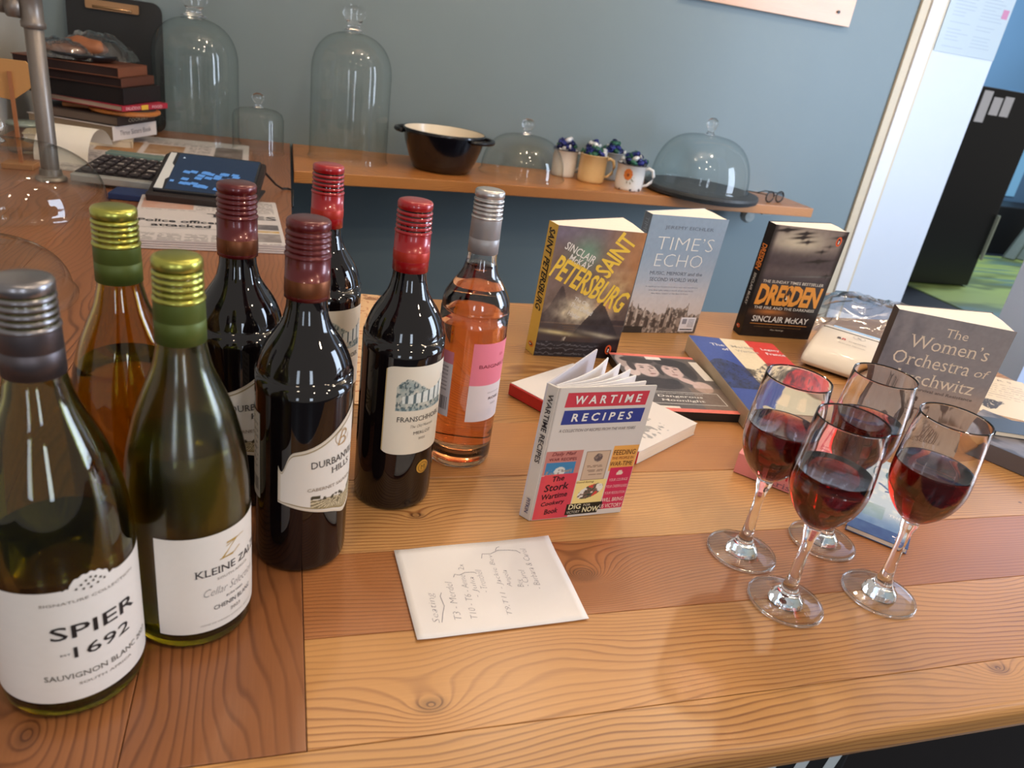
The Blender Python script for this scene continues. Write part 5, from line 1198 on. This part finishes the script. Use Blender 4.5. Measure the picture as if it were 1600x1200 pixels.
# paper, newspapers, calculator, tablet
rl = thing('paper_roll', 'curled white sheet of paper lying beside the calculator', 'paper', (-.515, 2.220, .0004), rad(-14))
pts = [(.074 * math.cos(t), .082 * math.sin(t) + .0) for t in np.linspace(-.05, PI * .86, 22)]
vs = []; 
for x in (-.072, .060): vs += [(x, -py, pz) for py, pz in pts]
MB().add([(x, y, max(z, 0.0)) for x, y, z in vs], [(i, i + 1, 22 + i + 1, 22 + i) for i in range(21)]).build('sheet', mat('cream_paper', lc(246, 238, 226), .75), rl, smooth=True)
def news_paint(seed, photo, head=True):
    def p(U, V):
        n = vnoise(U, V, 60, 40, seed, 2); C = np.ones(U.shape + (3,)) * np.array((206, 196, 192), float)
        rows = (np.abs(((V * 46) % 1) - .5) < .24) & ((((U * 6) % 1) > .08)) & (V < .95) & (U > .03) & (U < .97)
        C = mixc(C, (112, 104, 104), rows * (n > .38) * .75)
        for (a, b_, c, d, col) in photo:
            m = (U > a) & (U < b_) & (V > c) & (V < d); C = mixc(C, (206, 196, 192), ((U > a - .02) & (U < b_ + .02) & (V > c - .02) & (V < d + .02))); C = mixc(C, col, m * (.45 + .8 * vnoise(U, V, 12, 12, seed + 3)))
        return C
    return p
NP1 = thing('newspaper', 'open newspaper page lying behind the calculator and tablet', 'newspaper', (-.545, 2.060, .0004), rad(2))
MB().box(0, .455, 0, .60, 0, .0022).build('pages', mat('newsprint', lc(204, 192, 184), .85), NP1)
NF1 = lambda u, v, l: (u, v, .0022 + l)
picture('print', INK, NP1, NF1, .455, .60, .004, news_paint(5, [(.10, .34, .50, .80, (170, 120, 70)), (.38, .60, .52, .78, (160, 116, 70)), (.78, .96, .50, .86, (96, 84, 78)), (0, 1, .9, 1, (206, 196, 192))]))
NP2 = thing('newspaper', 'folded newspaper with headline under the tablet behind the bottles', 'newspaper', (-.275, 1.452, .0004), rad(4))
for k in range(4): MB().box(.001 * k, .285 - .001 * k, .0008 * k, .36, .0042 * k, .0042 * k + .0037).build('folded_section', mat('newsprint', lc(204, 192, 188), .85, noise=.05), NP2, bevel=.001)
NF2 = lambda u, v, l: (u, v + .0024, .0163 + l)
picture('print', INK, NP2, NF2, .281, .355, .0018, news_paint(8, [(.0, .62, .16, .62, (206, 196, 192)), (.02, .38, .68, .93, (196, 150, 130)), (.66, .98, .05, .22, (120, 110, 108)), (.80, .98, .30, .42, (96, 90, 92)), (.78, .98, .24, .28, (190, 150, 80)), (.42, .98, .46, .66, (206, 196, 192))]))
b = MB(); T(b, NF2, 'Police officer', .085, .140, .155, .022, (40, 36, 38), serif=True, bold=.015, lift=.0008); T(b, NF2, 'attacked', .090, .108, .110, .022, (40, 36, 38), serif=True, bold=.015, lift=.0008); T(b, NF2, 'TIMES', .205, .200, .14, .030, (60, 56, 60), serif=True, bold=.01, lift=.0008)
pen(b, NF2, [(.01, .085), (.175, .090)], .0012, (60, 56, 60), .0008); pen(b, NF2, [(.185, .02), (.185, .17)], .0012, (60, 56, 60), .0008)
b.build('headline_lettering', INK, NP2, fix=False)
# calculator with printer body
CA = thing('desk_calculator', 'silver desk calculator with dark keys beside the tablet', 'calculator', (-.385, 1.905, .0040), rad(-10))
tf = lambda x, y, z: (x, y, z + .07 * y)
MB().prism([(-.083, 0), (.105, 0), (.105, .225), (-.083, .225)], .004, .022, f=tf).build('body', mat('silver_plastic', lc(178, 176, 172), .35, metal=.3), CA, bevel=.003)
MB().prism([(-.078, .016), (.098, .016), (.098, .180), (-.078, .180)], .022, .0245, f=tf).build('key_bed', mat('dark_key_bed', lc(40, 34, 36), .5), CA)
key0 = None
for r_ in range(5):
    for c_ in range(6):
        kx = -.056 + .0262 * c_ + (.006 if c_ > 3 else 0) * 0; ky = .030 + .031 * r_
        if key0 is None:
            key0 = MB().box(-.0095, .0095, -.011, .011, 0, .007).build('key', mat('dark_keys', lc(58, 50, 52), .45), CA, bevel=.0015, bseg=1); o = key0
        else: o = key0.copy(); COL.objects.link(o)
        o.parent = CA; o.location = tf(kx, ky, .0246)
MB().prism([(-.075, .186), (.095, .186), (.095, .216), (-.075, .216)], .022, .030, f=tf).build('display', mat('green_grey_display', lc(120, 140, 132), .2), CA, bevel=.001)
b = MB()
for r_ in range(5):
    for c_ in range(6):
        s_ = '7894561230.+-x%C=MRGT'[(r_ * 7 + c_) % 21]; T(b, lambda u, v, l: tf(u, v, .0320 + l), s_, -.056 + .0262 * c_, .030 + .031 * r_, None, .008, (214, 206, 200), bold=.02)
o = b.build('key_lettering', INK, CA, fix=False)
BF = thing('blue_folder', 'dark blue folder lying under the front of the calculator', 'folder', (-.370, 1.810, .0004), rad(-6))
MB().box(0, .115, 0, .070, 0, .014).build('folder', mat('navy_card', lc(28, 48, 96), .5), BF, bevel=.002)
TB = thing('tablet', 'tablet in a dark case showing blue icons, lying on the newspapers', 'tablet', (-.285, 1.757, .0275), rad(-7))
ca_, sa_ = math.cos(rad(19)), math.sin(rad(19))
tt = lambda x, y, z: (x, y * ca_ - z * sa_, y * sa_ + z * ca_)
CS = mat('dark_brown_case', lc(40, 30, 28), .45, noise=.1)
MB().prism(rr_(.225, .190, .010), -.012, 0, f=tt).build('case_back', CS, TB)
MB().prism([(0, -.004), (.225, -.004), (.225, .010), (0, .010)], -.012, .006, f=tt).build('case_hinge', CS, TB, bevel=.002)
MB().box(.0, .225, .02, .16, -.0008, .004).build('case_flap', CS, TB, bevel=.001)
MB().prism([(.02, .12), (.205, .12), (.205, .128), (.02, .128)], -.032, -.0125, f=tt).build('case_stand', CS, TB)
MB().prism(rr_(.205, .168, .008), .0004, .009, f=lambda x, y, z: tt(x + .010, y + .014, z)).build('tablet_body', mat('dark_bezel', lc(48, 46, 48), .25), TB)
MB().prism([(.012, .020), (.030, .020), (.027, .060), (.033, .070), (.033, .120), (.027, .130), (.027, .178), (.014, .178)], .0091, .0096, f=tt).build('white_bezel', mat('white_bezel', lc(206, 206, 204), .3), TB)
sc_f = lambda u, v, l: tt(u + .032, v + .022, .0094 + l)
MB().prism([(.034, .020), (.211, .020), (.211, .178), (.034, .178)], .0091, .0094, f=tt).build('screen', mat('lit_screen', lc(16, 22, 34), .08, emit=(lc(46, 62, 88), .35)), TB)
b = MB(); rg = random.Random(5)
for cx in (.058, .125):
    for i in range(16):
        x = cx + rg.uniform(-.026, .026); z = .045 + rg.uniform(-.034, .040); poly(b, sc_f, [(x - .008, z - .003), (x + .007, z - .006), (x + .010, z + .005), (x - .005, z + .007)], (96, 150, 214), .0004 + i * .00002)
poly(b, sc_f, [(.006, .03), (.014, .03), (.014, .038), (.006, .038)], (110, 160, 220)); poly(b, sc_f, [(.012, .135), (.018, .135), (.015, .142)], (200, 214, 226))
ic = mat('screen_icons', (0, 0, 0, 1), .3); nt = ic.node_tree; a_ = nt.nodes.new('ShaderNodeAttribute'); a_.attribute_name = 'Col'
nt.links.new(a_.outputs['Color'], nt.nodes['Principled BSDF'].inputs['Emission Color']); nt.nodes['Principled BSDF'].inputs['Emission Strength'].default_value = .6
b.build('screen_icons', ic, TB, fix=False)
cbl = MB().tube([(-.070, 1.90, .082), (-.045, 1.955, .060), (-.020, 2.02, .020), (-.004, 2.05, .0045), (.010, 2.06, .0040), (.0225, 2.05, .0030), (.0225, 2.0, -.03)], .0028, 8).build('charging_cable', BLACKP, None, smooth=True, loc=(0, 0, TZ))
tag(cbl, 'black cable running from the tablet over the counter edge', 'cable')

# ---------------------------------------------------------------- beyond the doorway
nt1 = thing('notice', 'printed notice taped high on the white door panel', 'notice', (2.612, YW - .0075, .652))
MB().box(0, .330, -.001, .001, 0, .42).build('sheet', mat('plastic_sleeve', lc(182, 192, 196), .3, coat=.3), nt1)
NZ = lambda u, v, l: (u, -.0012 - l, v)
b = MB(); rg = random.Random(2)
for i in range(26):
    for (x0, x1) in ((.03, .145), (.175, .30)):
        if rg.random() < .25: continue
        bar(b, NZ, x0, x0 + (x1 - x0) * rg.uniform(.5, 1), .022 + .0132 * i, .0255 + .0132 * i, (166, 176, 186))
T(b, NZ, 'NOTICE', .14, .385, .16, .016, (140, 150, 160)); poly(b, NZ, [(.285, .16), (.318, .16), (.318, .195), (.285, .195)], (190, 120, 150))
b.build('lettering', INK, nt1, fix=False)
DKB = mat('black_appliance', lc(10, 11, 14), .4)
fr_ = thing('refrigerator', 'tall black cabinet with white papers stuck on it beyond the doorway', 'refrigerator', (4.90, 4.70, -.9))
MB().box(-.6, .62, 0, .6, 0.02, 1.525).build('body', DKB, fr_, bevel=.006)
for k, (x, z, w_2, h_2) in enumerate([(.02, 1.28, .085, .22), (.13, 1.34, .085, .125), (.235, 1.34, .085, .14)]):
    MB().box(x, x + w_2, -.004, -.0005, z, z + h_2).build('stuck_paper', PAPER, fr_)
MB().box(.615, .628, -.03, -.005, .25, .62).build('pale_edge_strip', mat('pale_strip', lc(170, 176, 160), .5), fr_)
def p_rug(U, V):
    n = vnoise(U, V, 7, 12, 101); n2 = vnoise(U * .4, V, 14, 40, 103, 2); C = np.ones(U.shape + (3,)) * np.array((150, 170, 96), float)
    C = mixc(C, (96, 112, 66), sm(n, .5, .7)); C = mixc(C, (84, 116, 120), sm(n2, .55, .7) * .8); return mixc(C, (92, 130, 150), sm(V, .30, .10))
rg_ = thing('patterned_rug', 'mottled green and blue rug on the floor of the room beyond', 'rug', (4.85, 3.6, -.9 + .0005), rad(0))
MB().box(0, 4.0, 0, 2.35, 0, .008).build('pile', mat('rug_base', lc(110, 130, 90), .9), rg_)
picture('pattern', INK, rg_, lambda u, v, l: (u, v, .0082 + l), 4.0, 2.35, .03, p_rug)
win = MB(); win.box(7.20, 7.42, 6.585, 6.598, .55, 1.6); o = win.build('window_1', mat('daylit_pane', lc(70, 110, 140), .2, emit=(lc(110, 165, 200), .55)), None); o['kind'] = 'structure'
win = MB(); win.box(7.56, 7.86, 6.585, 6.598, .55, 1.6); o = win.build('window_2', mat('daylit_pane_2', lc(70, 110, 140), .2, emit=(lc(110, 165, 200), .45)), None); o['kind'] = 'structure'
bc = thing('black_sideboard', 'low black sideboard standing by the far wall of the room beyond', 'sideboard', (7.0, 6.0, -.9))
MB().box(-1.2, 2.2, .1, .55, 0, .50).build('body', mat('black_wood', lc(16, 18, 22), .5), bc, bevel=.01)
dc = thing('draped_cloth', 'grey cloth hanging in folds from a chair in the room beyond', 'cloth', (7.55, 5.85, -.9))
vs = []; nxx = 40
for j in range(9):
    for i in range(nxx + 1):
        u = i / nxx; z = .02 + .72 * j / 8; s_ = 1.25 - .55 * j / 8
        vs.append(((u - .5) * .60 * s_ + .12 * (j / 8), .035 * math.sin(u * 30) * (1.2 - j / 16), z))
b = MB(); b.add(vs, [(j * (nxx + 1) + i, j * (nxx + 1) + i + 1, (j + 1) * (nxx + 1) + i + 1, (j + 1) * (nxx + 1) + i) for j in range(8) for i in range(nxx)])
o = b.build('cloth', mat('grey_green_cloth', lc(112, 124, 122), .8, noise=.1), dc, smooth=True)

# striped black bag on the floor below the counter's front edge
bg = thing('striped_bag', 'black bag with white printed stripes standing below the counter front edge', 'bag', (0.345, 0.37, -.9), 0)
MB().box(-.16, .14, -.035, .035, 0, .868).build('body', mat('black_fabric', lc(14, 13, 15), .7), bg, bevel=.008)
b = MB(); tp = lambda u, v, l: (u, -.035 - l, v)
for i in range(8):
    x = -.15 + .034 * i; poly(b, tp, [(x, .68), (x + .012, .68), (x + .046, .860), (x + .032, .860)], (206, 214, 216), .0006)
b.build('printed_stripes', INK, bg, fix=False)
